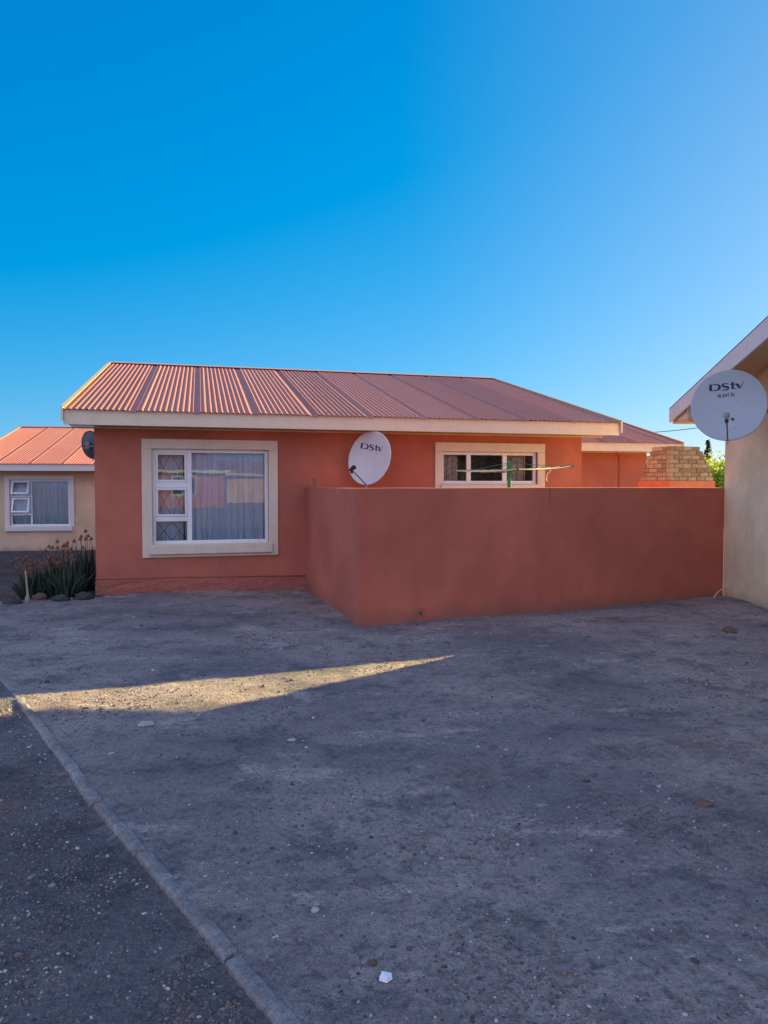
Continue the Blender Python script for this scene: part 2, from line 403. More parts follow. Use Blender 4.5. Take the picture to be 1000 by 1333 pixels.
# pebbles
def build_pebbles():
    rnd = random.Random(11); vs = []; fs = []; tone = []
    ico = [(0,0,1),(.89,0,.45),(.28,.85,.45),(-.72,.53,.45),(-.72,-.53,.45),(.28,-.85,.45),(.72,.53,-.45),(-.28,.85,-.45),(-.89,0,-.45),(-.28,-.85,-.45),(.72,-.53,-.45),(0,0,-1)]
    icf = [(0,1,2),(0,2,3),(0,3,4),(0,4,5),(0,5,1),(1,6,2),(2,7,3),(3,8,4),(4,9,5),(5,10,1),(6,7,2),(7,8,3),(8,9,4),(9,10,5),(10,6,1)]
    n = 0; tries = 0
    while n < 42000 and tries < 240000:
        tries += 1
        y = 1.6 + 9.5 * rnd.random()**2.0; x = rnd.uniform(-.62, .62) * (y + .6)
        kx = kerb_x(y); left = kx is not None and x < kx - .07
        if kx is not None and abs(x-kx) < .075: continue
        rel = Vector((x, y, 0)) - HO
        if rel.dot(HV) > -.05 and rel.dot(HU) > -.05: continue
        wv = Vector((x, y, 0)) - YC
        if wv.dot(HV) > 0 and x > -1.3 and wv.dot(Vector((-.38, .92, 0))) > -.05: continue
        if x > 4.5: continue
        dens = .10 + .5 * max(0, noise.noise(Vector((x*1.3, y*1.3, 9)))*1.6) + .4*max(0, noise.noise(Vector((x*4, y*4, 2))))
        if left: dens = .30 + 2.2 * max(0, noise.noise(Vector((x*1.9+4, y*1.9, 1))) + .12)
        if rnd.random() > dens: continue
        r = .0026 + .0060 * rnd.random()**2.4
        if rnd.random() < .012: r = rnd.uniform(.009, .017)
        if y > 5: r *= 1.3
        z = hz(x, y); a = rnd.random()*6.28; ca, sa = math.cos(a), math.sin(a)
        sx, sy, sz = r*rnd.uniform(.8,1.4), r*rnd.uniform(.6,1.0), r*rnd.uniform(.45,.8)
        b = len(vs)
        for p in ico:
            k = rnd.uniform(.8, 1.15); X, Y = p[0]*sx*k, p[1]*sy*k
            vs.append((x+X*ca-Y*sa, y+X*sa+Y*ca, z + sz*.25 + p[2]*sz*k))
        fs += [tuple(b+i for i in f) for f in icf]
        t = min(.999, max(0, rnd.gauss(.48 if left else .42, .24))) if rnd.random() > .03 else 1.0
        tone += [t]*12; n += 1
    me = bpy.data.meshes.new('gravel'); me.from_pydata(vs, [], fs); me.materials.append(M['pebbles'])
    at = me.attributes.new('tone', 'FLOAT', 'POINT'); at.data.foreach_set('value', tone)
    o = bpy.data.objects.new('gravel', me); COL.objects.link(o); tag(o, 'loose small stones strewn over the dirt yard', 'gravel', kind='stuff')
build_pebbles()

# ------------------------------------------------------------------ house building kit
def wall_panel(mb, F, a0, a1, z0, z1, holes, t):
    """front wall with real openings; holes = [(a0,a1,z0,z1)]"""
    A = sorted({a0, a1, *[h[0] for h in holes], *[h[1] for h in holes]})
    Z = sorted({z0, z1, *[h[2] for h in holes], *[h[3] for h in holes]})
    for i in range(len(A)-1):
        for j in range(len(Z)-1):
            ac, zc = (A[i]+A[i+1])/2, (Z[j]+Z[j+1])/2
            if any(h[0] < ac < h[1] and h[2] < zc < h[3] for h in holes): continue
            mb.poly(F.pt(A[i],Z[j]), F.pt(A[i+1],Z[j]), F.pt(A[i+1],Z[j+1]), F.pt(A[i],Z[j+1]))
            mb.poly(F.pt(A[i+1],Z[j],-t), F.pt(A[i],Z[j],-t), F.pt(A[i],Z[j+1],-t), F.pt(A[i+1],Z[j+1],-t))
    for h in holes:
        b0, b1, c0, c1 = h
        As = [a for a in A if b0 <= a <= b1]; Zs = [z for z in Z if c0 <= z <= c1]
        for p, q in zip(As, As[1:]):
            mb.poly(F.pt(p,c0), F.pt(p,c0,-t), F.pt(q,c0,-t), F.pt(q,c0)); mb.poly(F.pt(p,c1), F.pt(q,c1), F.pt(q,c1,-t), F.pt(p,c1,-t))
        for p, q in zip(Zs, Zs[1:]):
            mb.poly(F.pt(b0,p), F.pt(b0,q), F.pt(b0,q,-t), F.pt(b0,p,-t)); mb.poly(F.pt(b1,p), F.pt(b1,p,-t), F.pt(b1,q,-t), F.pt(b1,q))

PITCH_R = .272
def block(root, F, W, D, zs, fh, ohf, ohl, ohr, holes, mats, zb=-.15, slL=0, barge=.2, seamw=.838, left_gable=True, wall_top_shift=0, seed=1, sl0=0, left_cream=True, lap=.088):
    """one gabled block: walls, corrugated roof, fascias, barge boards, soffit, ridge cap"""
    wall, roof, fas, sof = mats; t = .2; rnd = random.Random(seed)
    ze = zs + fh                                   # sheet height at the eave
    Rn = D/2 + ohf                                 # horizontal run of a slope
    zr = ze + PITCH_R*Rn
    und = lambda d: ze + PITCH_R*(ohf - abs(d))    # roof plane above depth offset
    zat = lambda dep: ze + PITCH_R*(ohf + min(dep, D-dep)) - .035
    # walls
    mb = MB(); wall_panel(mb, F, 0, W, zb, zat(0), holes, t)
    def P(a, dep, z): return F.pt(a, z, -dep)
    for a in (0, W):
        q = [P(a,0,zb), P(a,0,zat(0)), P(a,D/2,zat(D/2)), P(a,D,zat(D)), P(a,D,zb)]
        mb.poly(*(q if a == 0 else q[::-1]))
        ai = a + (t if a == 0 else -t)
        q = [P(ai,t,zb), P(ai,t,zat(0)), P(ai,D/2,zat(D/2)-.02), P(ai,D-t,zat(D)), P(ai,D-t,zb)]
        mb.poly(*(q[::-1] if a == 0 else q))
    mb.poly(P(0,D,zb), P(0,D,zat(D)), P(W,D,zat(D)), P(W,D,zb)); mb.poly(P(t,D-t,zb), P(W-t,D-t,zb), P(W-t,D-t,zat(D)), P(t,D-t,zat(D)))
    mb.build('wall', wall, root, merge=True, bevel=.008, seg=2)
    # roof sheets: corrugated iron laid in overlapping widths
    rb = MB(); sheetattr = []
    pitch = .0762; a_s, a_e = -ohl + sl0, W + ohr; Lt = a_e - a_s
    nw = int(Lt/pitch); per = 6
    hsh = {}
    for side in (0, 1):
        cols = []
        for c in range(nw*per+1):
            a = a_s + Lt*c/(nw*per)
            sheet = int((a - a_s)/seamw); ph = c/per
            w = (a - a_s) % seamw
            if sheet not in hsh: hsh[sheet] = (rnd.random(), rnd.uniform(-.002,.002))
            h = .009*(1+math.cos(2*math.pi*ph)) + hsh[sheet][1]
            if sheet > 0 and w < lap: h = -.002 + hsh[sheet][1]      # flat side lap
            elif sheet > 0 and w < lap + .075: h += .005
            col = []
            nr = 6
            for r in range(nr+1):
                f = r/nr
                aa = a + slL*(f if not side else 1)*(1 - (a-a_s)/Lt)
                dep = (-ohf - .045) + (Rn+.045 + .0)*f
                if side: dep = D - dep
                z = ze + PITCH_R*(ohf + (dep if not side else D-dep)) + h + .006 + .004*noise.noise(Vector((aa*.8, f*3, seed+side)))
                col.append(rb.vert(P(aa, dep, z)))
                sheetattr.append(hsh[sheet][0])
            cols.append(col)
        for a, b in zip(cols, cols[1:]):
            for r in range(len(a)-1):
                q = (a[r], b[r], b[r+1], a[r+1]); rb.face(*(q if not side else q[::-1]))
    for f in (.04, .28, .52, .76, .95):
        for c in range(2, nw, 3):
            a = a_s + Lt*(c)/nw
            if int((a-a_s)/seamw) > 0 and (a-a_s) % seamw < .13: continue
            aa = a + slL*f*(1-(a-a_s)/Lt); dep = -ohf-.045 + (Rn+.045)*f; z = ze + PITCH_R*(ohf+dep) + .030
            p = P(aa, dep, z); i0 = len(rb.v)
            for q in ((-.009,-.009),(.009,-.009),(.009,.009),(-.009,.009)): rb.vert(p + F.u*q[0] + F.n*q[1] - Vector((0,0,.012)))
            for q in ((-.006,-.006),(.006,-.006),(.006,.006),(-.006,.006)): rb.vert(p + F.u*q[0] + F.n*q[1])
            rb.face(i0+4,i0+5,i0+6,i0+7)
            for q in range(4): rb.face(i0+q, i0+(q+1)%4, i0+4+(q+1)%4, i0+4+q)
            sheetattr += [0.0]*8
    ro = rb.build('roof', roof, root, smooth=True)
    at = ro.data.attributes.new('sheet', 'FLOAT', 'POINT'); at.data.foreach_set('value', sheetattr)
    # ridge cap, a sub-part of the roof
    rc = MB(); dv = F.n
    r0 = P(a_s+slL-.02, D/2, zr+.035); r1 = P(a_e+.02, D/2, zr+.035)
    for sgn in (1, -1):
        o = dv*sgn*.14 + Vector((0,0,-.14*PITCH_R))
        rc.hexa([r0, r1, r1+o, r0+o, r0+Vector((0,0,.008)), r1+Vector((0,0,.008)), r1+o+Vector((0,0,.006)), r0+o+Vector((0,0,.006))])
    rc.build('ridge_cap', M['ridge'], ro)
    # fascias
    for side in (0, 1):
        fb = MB(); d0 = ohf if not side else -D-ohf
        s = 1 if not side else -1
        fb.fbox(F, -ohl+sl0+.002, W+ohr-.002, zs-.02, ze+.004, *sorted((d0-.025*s, d0)))
        fb.build('fascia', fas, root, bevel=.004)
    # soffit boards
    sb = MB()
    sb.fbox(F, -ohl+.03, W+ohr-.03, zs, zs+.012, .002, ohf-.027)
    sk_ = MB(); sk_.fbox(F, -ohl+.03, W+ohr-.03, zs, zs+.012, -D-ohf+.027, -D-.002); sk_.build('soffit', sof, root)
    x = -ohl + .9
    while x < W+ohr-.5:   # cover strips on the joints
        sb.fbox(F, x, x+.035, zs-.006, zs-.0005, .004, ohf-.03); x += 1.8
    sb.fbox(F, -ohl+.04, W+ohr-.04, zs-.03, zs-.007, .003, .028)
    so = sb.build('soffit', sof, root)
    # gable overhang: sloping soffit, box end, barge boards with a folded capping
    for end in (0, 1):
        a_in = 0 if end == 0 else W; a_out = (-ohl+sl0) if end == 0 else W+ohr; sg = -1 if end == 0 else 1
        sh = slL if end == 0 else 0
        gb = MB(); bb = MB(); caps = []
        for side in (0, 1):
            dd = lambda f: (-ohf + (D/2+ohf)*f) if not side else (D+ohf - (D/2+ohf)*f)
            def Q(a, f, dz): return P(a, dd(f), ze + PITCH_R*(Rn*f) + dz)
            e0 = sh if side else 0
            lo, hi = sorted((a_in + sg*.002, a_out - sg*.01))
            f0 = ohf/Rn
            e_ = F.u*sg
            l0, h0, l1, h1 = (lo + e0 + sh*f0*(not side), hi, lo + sh, hi) if end == 0 else (lo, hi, lo, hi)
            gb.hexa([Q(l0,f0,-.07), Q(h0,f0,-.07), Q(h1,1,-.07), Q(l1,1,-.07), Q(l0,f0,-.055), Q(h0,f0,-.055), Q(h1,1,-.055), Q(l1,1,-.055)])
            # box end closing the eave
            d_in = 0.0 if not side else -D
            z_c = ze + PITCH_R*ohf
            s2 = 1 if not side else -1
            er = MB(); er.fbox(F, lo, hi, zs+.013, z_c-.072, *sorted((d_in + s2*.002, d_in + s2*.016))); er.build('eave_return', M['cream'], root)
            e = F.u*sg
            sdx = [P(a_out - sg*.03, dd(0)*1.0 + (.03 if not side else -.03), zs+.013), P(a_out - sg*.03, dd(f0), zs+.013), P(a_out - sg*.03, dd(f0), z_c-.075), P(a_out - sg*.03, dd(0) + (.03 if not side else -.03), ze-.03)]
            es = MB(); es.hexa([sdx[0], sdx[1], sdx[1]-e_*.012, sdx[0]-e_*.012, sdx[3], sdx[2], sdx[2]-e_*.012, sdx[3]-e_*.012]); es.build('eave_end', M['cream'], root)
            # barge board
            tipz = -.018-barge
            c = [Q(a_out+e0,0,-.02-.14), Q(a_out+sh,1,tipz), Q(a_out+sh,1,.03), Q(a_out+e0,0,.03)]
            c2 = [p + e*.026 for p in c]
            ext = -F.n*(-.05 if not side else .05)
            c[0] = c[0]+ext; c[3] = c[3]+ext; c2[0] = c2[0]+ext; c2[3] = c2[3]+ext
            bb.hexa([c[0], c[1], c2[1], c2[0], c[3], c[2], c2[2], c2[3]])
            # capping
            cb_ = MB(); k = [Q(a_out + e0 - sg*.03, 0, .034)+ext, Q(a_out - sg*.03 + sh, 1, .034), Q(a_out + sg*.03 + sh, 1, .034), Q(a_out + e0 + sg*.03, 0, .034)+ext]
            cb_.hexa(k + [p + Vector((0,0,.006)) for p in k]); caps.append(cb_)
        gb.build('soffit', sof, root)
        bo_ = bb.build('barge_board', fas, root)
        for c_ in caps: c_.build('capping', M['vergecream'] if end == 0 and root is not None and left_cream else M['verge'], bo_)
    return dict(zs=zs, ze=ze, zr=zr, Rn=Rn)

def curtain(F, a0, a1, z0, z1, d, amp, wl, mat, win, seed=0):
    mb = MB(); n = max(8, int((a1-a0)/wl*10)); rows = 8; prev = None
    for i in range(n+1):
        a = a0 + (a1-a0)*i/n
        ph = 2*math.pi*(a/wl + .6*noise.noise(Vector((a*3, seed, 0))))
        col = []
        for r in range(rows+1):
            z = z1 + (z0-z1)*r/rows
            k = amp*(.5 + .6*r/rows)*(math.sin(ph + .3*r/rows) + .5*math.sin(2.7*ph+seed) + .9*noise.noise(Vector((a*9, z*.5, seed))))
            col.append(mb.vert(F.pt(a, z, d + k)))
        if prev: 
            for r in range(rows): mb.face(prev[r], prev[r+1], col[r+1], col[r])
        prev = col
    return mb.build('curtain', mat, win, smooth=True)

def pane(F, a0, a1, z0, z1, d, win):
    mb = MB(); mb.poly(F.pt(a0,z0,d), F.pt(a1,z0,d), F.pt(a1,z1,d), F.pt(a0,z1,d)); return mb.build('pane', M['glass'], win)

def window(root, F, op, sur, bars_v, lights, sill=None, trim='trim', fr='white', d=-.07, w=.05):
    """op=(a0,a1,z0,z1) opening, sur=outer rect of the plaster surround"""
    a0,a1,z0,z1 = op
    mb = MB()
    mb.fbox(F, a0, a0+w, z0, z1, d-.03, d+.03); mb.fbox(F, a1-w, a1, z0, z1, d-.03, d+.03)
    mb.fbox(F, a0+w, a1-w, z1-w, z1, d-.03, d+.028); mb.fbox(F, a0+w, a1-w, z0, z0+w, d-.03, d+.028)
    for (b0,b1,c0,c1) in bars_v: mb.fbox(F, b0, b1, c0, c1, d-.026, d+.024)
    win = mb.build('window', M[fr], root, bevel=.004)
    s = MB(); S0,S1,T0,T1 = sur
    s.fbox(F, S0, S1, z1, T1, .0, .03); s.fbox(F, S0, a0, T0, z1, 0, .03); s.fbox(F, a1, S1, T0, z1, 0, .03); s.fbox(F, a0, a1, T0, z0, 0, .03)
    for k in range(1): pass
    so = s.build('surround', M[trim], win, merge=False, bevel=.006)
    if sill:
        c = MB(); b0,b1,c0,c1 = sill; c.fbox(F, b0, b1, c0, c1, .0305, .085); c.fbox(F, a0+.002, a1-.002, z0-.03, z0+.002, -.06, .0305)
        c.build('sill', M[trim], win, bevel=.008)
    for L in lights: pane(F, *L, d, win)
    return win

def lattice(F, a0, a1, z0, z1, d, nx, nz, win, r=.0035, chev=False):
    mb = MB(); dx = (a1-a0)/nx; dz = (z1-z0)/nz
    if not chev:
        for i in range(-nz, nx+1):
            for sgn in (1, -1):
                p0 = Vector((i*dx if sgn == 1 else (i+nz)*dx, 0)); 
                pts = []
                for k in range(nz*8+1):
                    x = p0.x + sgn*dx*k/8; z = dz*k/8
                    if -1e-6 <= x <= (a1-a0)+1e-6: pts.append((x, z))
                if len(pts) > 1:
                    mb.tube([F.pt(a0+pts[0][0], z0+pts[0][1], d + (.004 if sgn > 0 else -.004)), F.pt(a0+pts[-1][0], z0+pts[-1][1], d + (.004 if sgn > 0 else -.004))], r, 5)
    else:
        for k in range(nz+1):
            z = z0 + dz*k; mid = (a0+a1)/2
            mb.tube([F.pt(a0, z, d), F.pt(mid, min(z1, z+dz*1.2), d), F.pt(a1, z, d)], r, 5)
        for i in range(1, nx): mb.tube([F.pt(a0+dx*i, z0, d-.008), F.pt(a0+dx*i, z1, d-.008)], r, 5)
    return mb.build('security_bars', M['bars'], win)

def box_px(F, x0, y0, x1, y1, d=0):
    a0, za = F.hit(x0, y0, d); a1, zb = F.hit(x1, y1, d); return a0, a1, zb, za   # (x0,y0) top-left, (x1,y1) bottom-right

# ------------------------------------------------------------------ red house
red = thing('house', HO, 'long red rendered house with cream fascia and corrugated iron roof behind the yard wall', 'house')
op1 = box_px(F1, 197.5, 584, 350, 706); sur1 = box_px(F1, 184, 571, 362, 722)
op2 = (F1.hit(575, 588)[0], F1.hit(699.5, 588)[0], 1.575, F1.hit(575, 587.5)[1]); s2 = box_px(F1, 566, 575.5, 708.5, 640)
sur2 = (s2[0], s2[1], 1.42, s2[3])
W1 = F1.hit(757, 620)[0]
b1 = block(red, F1, W1, 9.3, 2.385, .178, .5, .34, .40, [op1, op2], (M['red'], M['roof'], M['cream'], M['soffit']), slL=.27, seed=1)
# window 1
a0,a1,z0,z1 = op1; mv0, mv1 = F1.hit(243.5,640)[0], F1.hit(250,640)[0]; ht = lambda y, x=222: F1.hit(x, y)[1]
tA0, tA1, tB0, tB1 = ht(635), ht(627.5), ht(679), ht(672.5)
w1 = window(red, F1, op1, sur1, [(mv0, mv1, z0+.05, z1-.05), (a0+.05, mv0, tA0, tA1), (a0+.05, mv0, tB0, tB1)],
    [(mv1, a1-.05, z0+.05, z1-.05), (a0+.05, mv0, tA1, z1-.05), (a0+.05, mv0, tB1, tA0), (a0+.05, mv0, z0+.05, tB0)],
    sill=(F1.hit(195,715)[0], F1.hit(354,715)[0], F1.hit(270,720)[1]+.0, F1.hit(270,708.5)[1]))
# opening casement rims on the three small lights
for c0, c1 in ((tA1, z1-.05), (tB1, tA0)):
    sm = MB(); A0, A1 = a0+.052, mv0-.002; c0 += .003; c1 -= .003
    sm.fbox(F1, A0, A0+.03, c0, c1, -.05, -.035); sm.fbox(F1, A1-.03, A1, c0, c1, -.05, -.035); sm.fbox(F1, A0+.03, A1-.03, c1-.03, c1, -.05, -.036); sm.fbox(F1, A0+.03, A1-.03, c0, c0+.03, -.05, -.036)
    sm.build('sash', M['white'], w1, bevel=.003)
lattice(F1, a0+.05, mv0, tA1, z1-.05, -.12, 2, 1, w1); lattice(F1, a0+.05, mv0, tB1, tA0, -.12, 2, 1, w1); lattice(F1, a0+.05, mv0, z0+.05, tB0, -.12, 2, 1, w1)
curtain(F1, mv1-.1, a1+.2, z0-.1, z1+.1, -.225+.07, .040, .155, M['net'], w1, 1)
curtain(F1, a0-.1, mv1-.12, z0-.1, z1+.1, -.21, .016, .11, M['dimnet'], w1, 2)
# window 2
a0,a1,z0,z1 = op2; m = [F1.hit(x, 600)[0] for x in (609, 614.5, 656, 661.5)]
w2 = window(red, F1, op2, sur2, [(m[0], m[1], z0+.05, z1-.05), (m[2], m[3], z0+.05, z1-.05)],
    [(a0+.05, m[0], z0+.05, z1-.05), (m[1], m[2], z0+.05, z1-.05), (m[3], a1-.05, z0+.05, z1-.05)], sill=(a0-.03, a1+.03, z0-.09, z0-.015))
lattice(F1, a0+.05, m[0], z0+.05, z1-.05, -.15, 4, 4, w2, chev=True); lattice(F1, m[1], m[2], z0+.05, z1-.05, -.15, 3, 5, w2, r=.005, chev=True); lattice(F1, m[3], a1-.05, z0+.05, z1-.05, -.15, 4, 4, w2, chev=True)
curtain(F1, a0-.1, a0+.34, z0-.1, z1+.1, -.19, .015, .1, M['lace'], w2, 3)
curtain(F1, m[3]-.02, a1-.12, z0-.1, z1+.1, -.19, .015, .1, M['lace'], w2, 4)
# dark back-drop of the rooms: an inner partition wall
pm = MB(); pm.fbox(F1, .25, W1-.25, -.1, 2.5, -3.6, -3.5); pm.build('inner_wall', M['soffit'], red)
cm = MB(); cm.fbox(F1, .25, W1-.25, 2.44, 2.46, -9.0, -.23); cm.build('ceiling', M['soffit'], red)
# rough plinth band along the foot of the front wall, standing just proud, with its uneven top
def plinth(F, a0, a1, ztop, name, mat, parent, zb=-.12, d=.014, amp=.012):
    mb = MB(); n = int((a1-a0)/.06); rows = 6; G_ = []
    for i in range(n+1):
        a = a0 + (a1-a0)*i/n; zt = ztop(a) + amp*.4*noise.noise(Vector((a*3, 1, 0)))
        c = [mb.vert(F.pt(a, zb + (zt-zb)*r/rows, d + amp*noise.noise(Vector((a*6, r*.9, 2))))) for r in range(rows+1)]
        c.append(mb.vert(F.pt(a, zt, -.002))); G_.append(c)
    for p, q in zip(G_, G_[1:]):
        for r in range(rows+1): mb.face(p[r], q[r], q[r+1], p[r+1])
    return mb.build(name, mat, parent)
plinth(F1, -.01, F1.hit(404, 760)[0]+.0, lambda a: F1.hit(124,757)[1] + (F1.hit(404,752)[1]-F1.hit(124,757)[1])*a/3.1, 'plinth', M['plinth'], red, d=.012)
# ledge line above the plinth
lm = MB(); zl = F1.hit(124, 757)[1]; lm.tube([F1.pt(-.01, zl+.035, .006), F1.pt(1.2, zl+.028, .007), F1.pt(3.05, F1.hit(400,752)[1]+.03, .006)], .008, 6); lm.build('plinth_line', M['plinth'], red, smooth=True)
# set-back wing
FW = Frame(HO + HU*(W1+.001) + HV*4.62, HU)
WW = FW.hit(842, 610)[0]
b2 = block(red, FW, WW, 4.68, 2.36, .178, .5, -.42, .62, [], (M['red'], M['roof'], M['cream'], M['soffit']), seed=5)
cp = MB(); ca = FW.hit(806, 600)[0]; cp.tube([FW.pt(ca-.12, 2.34, .02), FW.pt(ca-.03, 2.30, .02), FW.pt(ca, 2.18, .02), FW.pt(ca, -.1, .02)], .014, 8); cp.build('conduit', M['red'], red, smooth=True)

# ------------------------------------------------------------------ peach house, far left
FL = Frame(Vector((-10.9, 21.05, -.4)), (.99, .14))
z_s = FL.hit(60, 612, .5)[1]; z_e = FL.hit(60, 604, .5)[1]
opL = box_px(FL, 12.5, 624.5, 91.5, 684.5); surL = box_px(FL, 6, 619, 97.5, 692)
peach = thing('house', Vector((-10.9, 21.05, -.4)), 'peach rendered house with orange iron roof and open window sashes, at far left', 'house')
block(peach, FL, 9.2, 8.9, z_s, z_e-z_s, .5, .42, .4, [opL], (M['peach'], M['roof2'], M['greywhite'], M['soffit']), zb=-.6, seed=9, lap=.05)
a0,a1,z0,z1 = opL; mvl0, mvl1 = FL.hit(39.3,650)[0], FL.hit(41.5,650)[0]; hl = lambda y: FL.hit(26, y)[1]
wl = window(peach, FL, opL, surL, [(mvl0, mvl1, z0+.05, z1-.05), (a0+.05, mvl0, hl(647.5), hl(645.5)), (a0+.05, mvl0, hl(671), hl(669))],
    [(mvl1, a1-.05, z0+.05, z1-.05), (a0+.05, mvl0, z0+.05, hl(671))], sill=(FL.hit(8,688)[0], FL.hit(95,688)[0], FL.hit(50,691)[1], FL.hit(50,685)[1]), trim='greywhite')
def open_sash(F, a0, a1, zt, zb, ang, win):
    h = zt - zb; d0 = -.03; up = Vector((0,0,-math.cos(ang))) + F.n*math.sin(ang); nn = F.n*math.cos(ang) + Vector((0,0,math.sin(ang)))
    P = lambda a, s, d=0: F.pt(a, zt, d0) + up*s + nn*d
    mb = MB()
    def bx(x0, x1, s0, s1): mb.hexa([P(x0,s1,.03),P(x1,s1,.03),P(x1,s1,0),P(x0,s1,0),P(x0,s0,.03),P(x1,s0,.03),P(x1,s0,0),P(x0,s0,0)])
    w = .045
    bx(a0, a0+w, 0, h); bx(a1-w, a1, 0, h); bx(a0+w, a1-w, 0.001, w); bx(a0+w, a1-w, h-w, h-.001)
    mb.build('sash', M['white'], win, bevel=.003)
    g = MB(); g.poly(P(a0+w,h-w,.015),P(a1-w,h-w,.015),P(a1-w,w,.015),P(a0+w,w,.015)); g.build('pane', M['glass'], win)
open_sash(FL, a0+.06, mvl0-.01, hl(626.5), hl(645), R(24), wl); open_sash(FL, a0+.06, mvl0-.01, hl(648.5), hl(668.5), R(20), wl)
curtain(FL, a0+.05, a1-.02, z0-.02, z1+.1, -.16, .03, .19, M['dimnet'], wl, 5)
pm = MB(); pm.fbox(FL, .25, 8.9, -.5, 2.5, -3.6, -3.5); pm.build('inner_wall', M['soffit'], peach)
cm = MB(); cm.fbox(FL, .25, 8.95, z_s+.05, z_s+.07, -8.6, -.23); cm.build('ceiling', M['soffit'], peach)
zpl = FL.hit(30, 717)[1]
plinth(FL, -.01, 9.2, lambda a: zpl, 'plinth', M['darkplinth'], peach, zb=-.5, d=.03)

# ------------------------------------------------------------------ beige house, right: we see its gable wall
uR = Vector((-1, -.02, 0)).normalized(); WR = 9.0
FR = Frame(K - uR*WR, uR)
beige = thing('house', K.copy(), 'beige rendered gable wall with pale barge board and overhang, at the right edge', 'house')
block(beige, FR, WR, 8.95, 2.445, .165, .5, .3, .53, [], (M['beige'], M['roof'], M['greywhite'], M['soffit']), seed=13, barge=.2)

# ------------------------------------------------------------------ yard wall
FY0 = None
def yard_wall():
    root = thing('yard_wall', YC, 'dark red rendered yard wall, chest high, with a corner towards the drive', 'wall')
    top = EYE - .028
    # outer path: from the house front to the corner, then to the beige house
    s = (YC - HO).dot(HU); A = HO + HU*s; A.z = 0
    B = YC; C = K + Vector((.0, -.02, 0)) 
    C = Vector((K.x - .002, K.y - .01, 0))
    dBC = (C-B).normalized(); nBC = Vector((-dBC.y, dBC.x, 0)); t = .13
    inner_B = B + HU*(t) + HV*(t*1.25)
    # solve inner corner: offset lines
    # line1: A + HU*t + k*(-HV); line2: B + nBC*t + m*dBC
    p1 = A + HU*t; p2 = B + nBC*t
    den = (-HV.x)*(-dBC.y) - (-HV.y)*(-dBC.x)
    rx, ry = p2.x-p1.x, p2.y-p1.y
    k = (rx*(-dBC.y) - ry*(-dBC.x))/den
    I = p1 - HV*k
    mb = MB()
    def run(P0, P1, Q0, Q1, n, nz, seed):
        # outer face P0->P1, inner Q0->Q1
        cols = []
        for i in range(n+1):
            f = i/n; o = P0.lerp(P1, f); q = Q0.lerp(Q1, f); c = []
            zt = top + .006*noise.noise(Vector((o.x*1.3, o.y*1.3, 4)))
            nrm = (o-q).normalized()
            edge = min(1, min(f, 1-f)*8)
            for j in range(nz+1):
                z = -.12 + (zt-.008+.12)*j/nz
                w = edge*(.006*noise.noise(Vector((o.x*1.1, o.y*1.1, z*1.1))) + .0015*noise.noise(Vector((o.x*6, o.y*6, z*6))))
                c.append(mb.vert(o + nrm*w + Vector((0,0,z))))
            c.append(mb.vert(o - nrm*.008 + Vector((0,0,zt)))); c.append(mb.vert(q + nrm*.008 + Vector((0,0,zt+.002)))); c.append(mb.vert(q + Vector((0,0,zt-.01)))); c.append(mb.vert(q + Vector((0,0,-.12))))
            cols.append(c)
        for a, b in zip(cols, cols[1:]):
            for j in range(len(a)-1): mb.face(a[j], b[j], b[j+1], a[j+1])
    run(A, B, p1, I, 30, 16, 1); run(B, C, I, C + nBC*t, 60, 16, 2)
    w = mb.build('wall_body', M['red_yard'], root, smooth=False, merge=True)
    for p in w.data.polygons: p.use_smooth = False
    FYy = Frame(B, dBC)
    # hairline crack from the top
    ck = MB(); ca = FYy.hit(716, 645)[0]; pts = []
    for k in range(9):
        z = top - .002 - k*.035; pts.append(FYy.pt(ca + .006*noise.noise(Vector((k*.9, 0, 3))) , z, .001))
    ck.tube(pts, [.0035 - .0003*k for k in range(9)], 5); ck.build('crack', M['bars'], root)
    # drain stub low down in the wall
    da, dz = FYy.hit(547, 798); dr = MB(); rr = []
    dr.tube([FYy.pt(da, dz, -.02), FYy.pt(da, dz, .018)], .015, 14); 
    dr.build('drain_pipe', M['bars'], root)
    pa = MB(); pa.fbox(FYy, da-.045, da+.045, dz-.13, dz+.06, -.01, .007); pa.build('render_patch', M['plinth'], root, bevel=.003)
    # iron stub on top next to the house
    st = MB(); q = A + HU*.05 - HV*.30
    q = A.lerp(B, .12) + HU*.06
    st.fbox(Frame(q, HU), -.012, .03, top-.01, top+.14, -.03, .03); st.fbox(Frame(q, HU), -.07, -.012, top-.01, top+.025, -.03, .03)
    st.build('iron_stub', M['twig'], root, bevel=.006)
    return FYy, root
FYW, yw = yard_wall()

# hose end in the corner
hz_ = MB(); p0 = G(927, 784); p1 = Vector((K.x-.01, K.y-.12, .13))
d_ = p1-p0; hz_.tube([p0 + Vector((0,0,-.02)), p0 + d_*.05 + Vector((0,0,.02)), p0 + d_*.2 + Vector((0,-.01,.06)), p0 + d_*.45 + Vector((0,-.01,.075)), p0+d_*.75+Vector((0,-.01,.06)), p1+Vector((0,0,.03))], .0065, 8)
tag(hz_.build('hose', M['pipe'], smooth=True), 'short pale hose curving out of the corner beside the beige wall', 'hose')

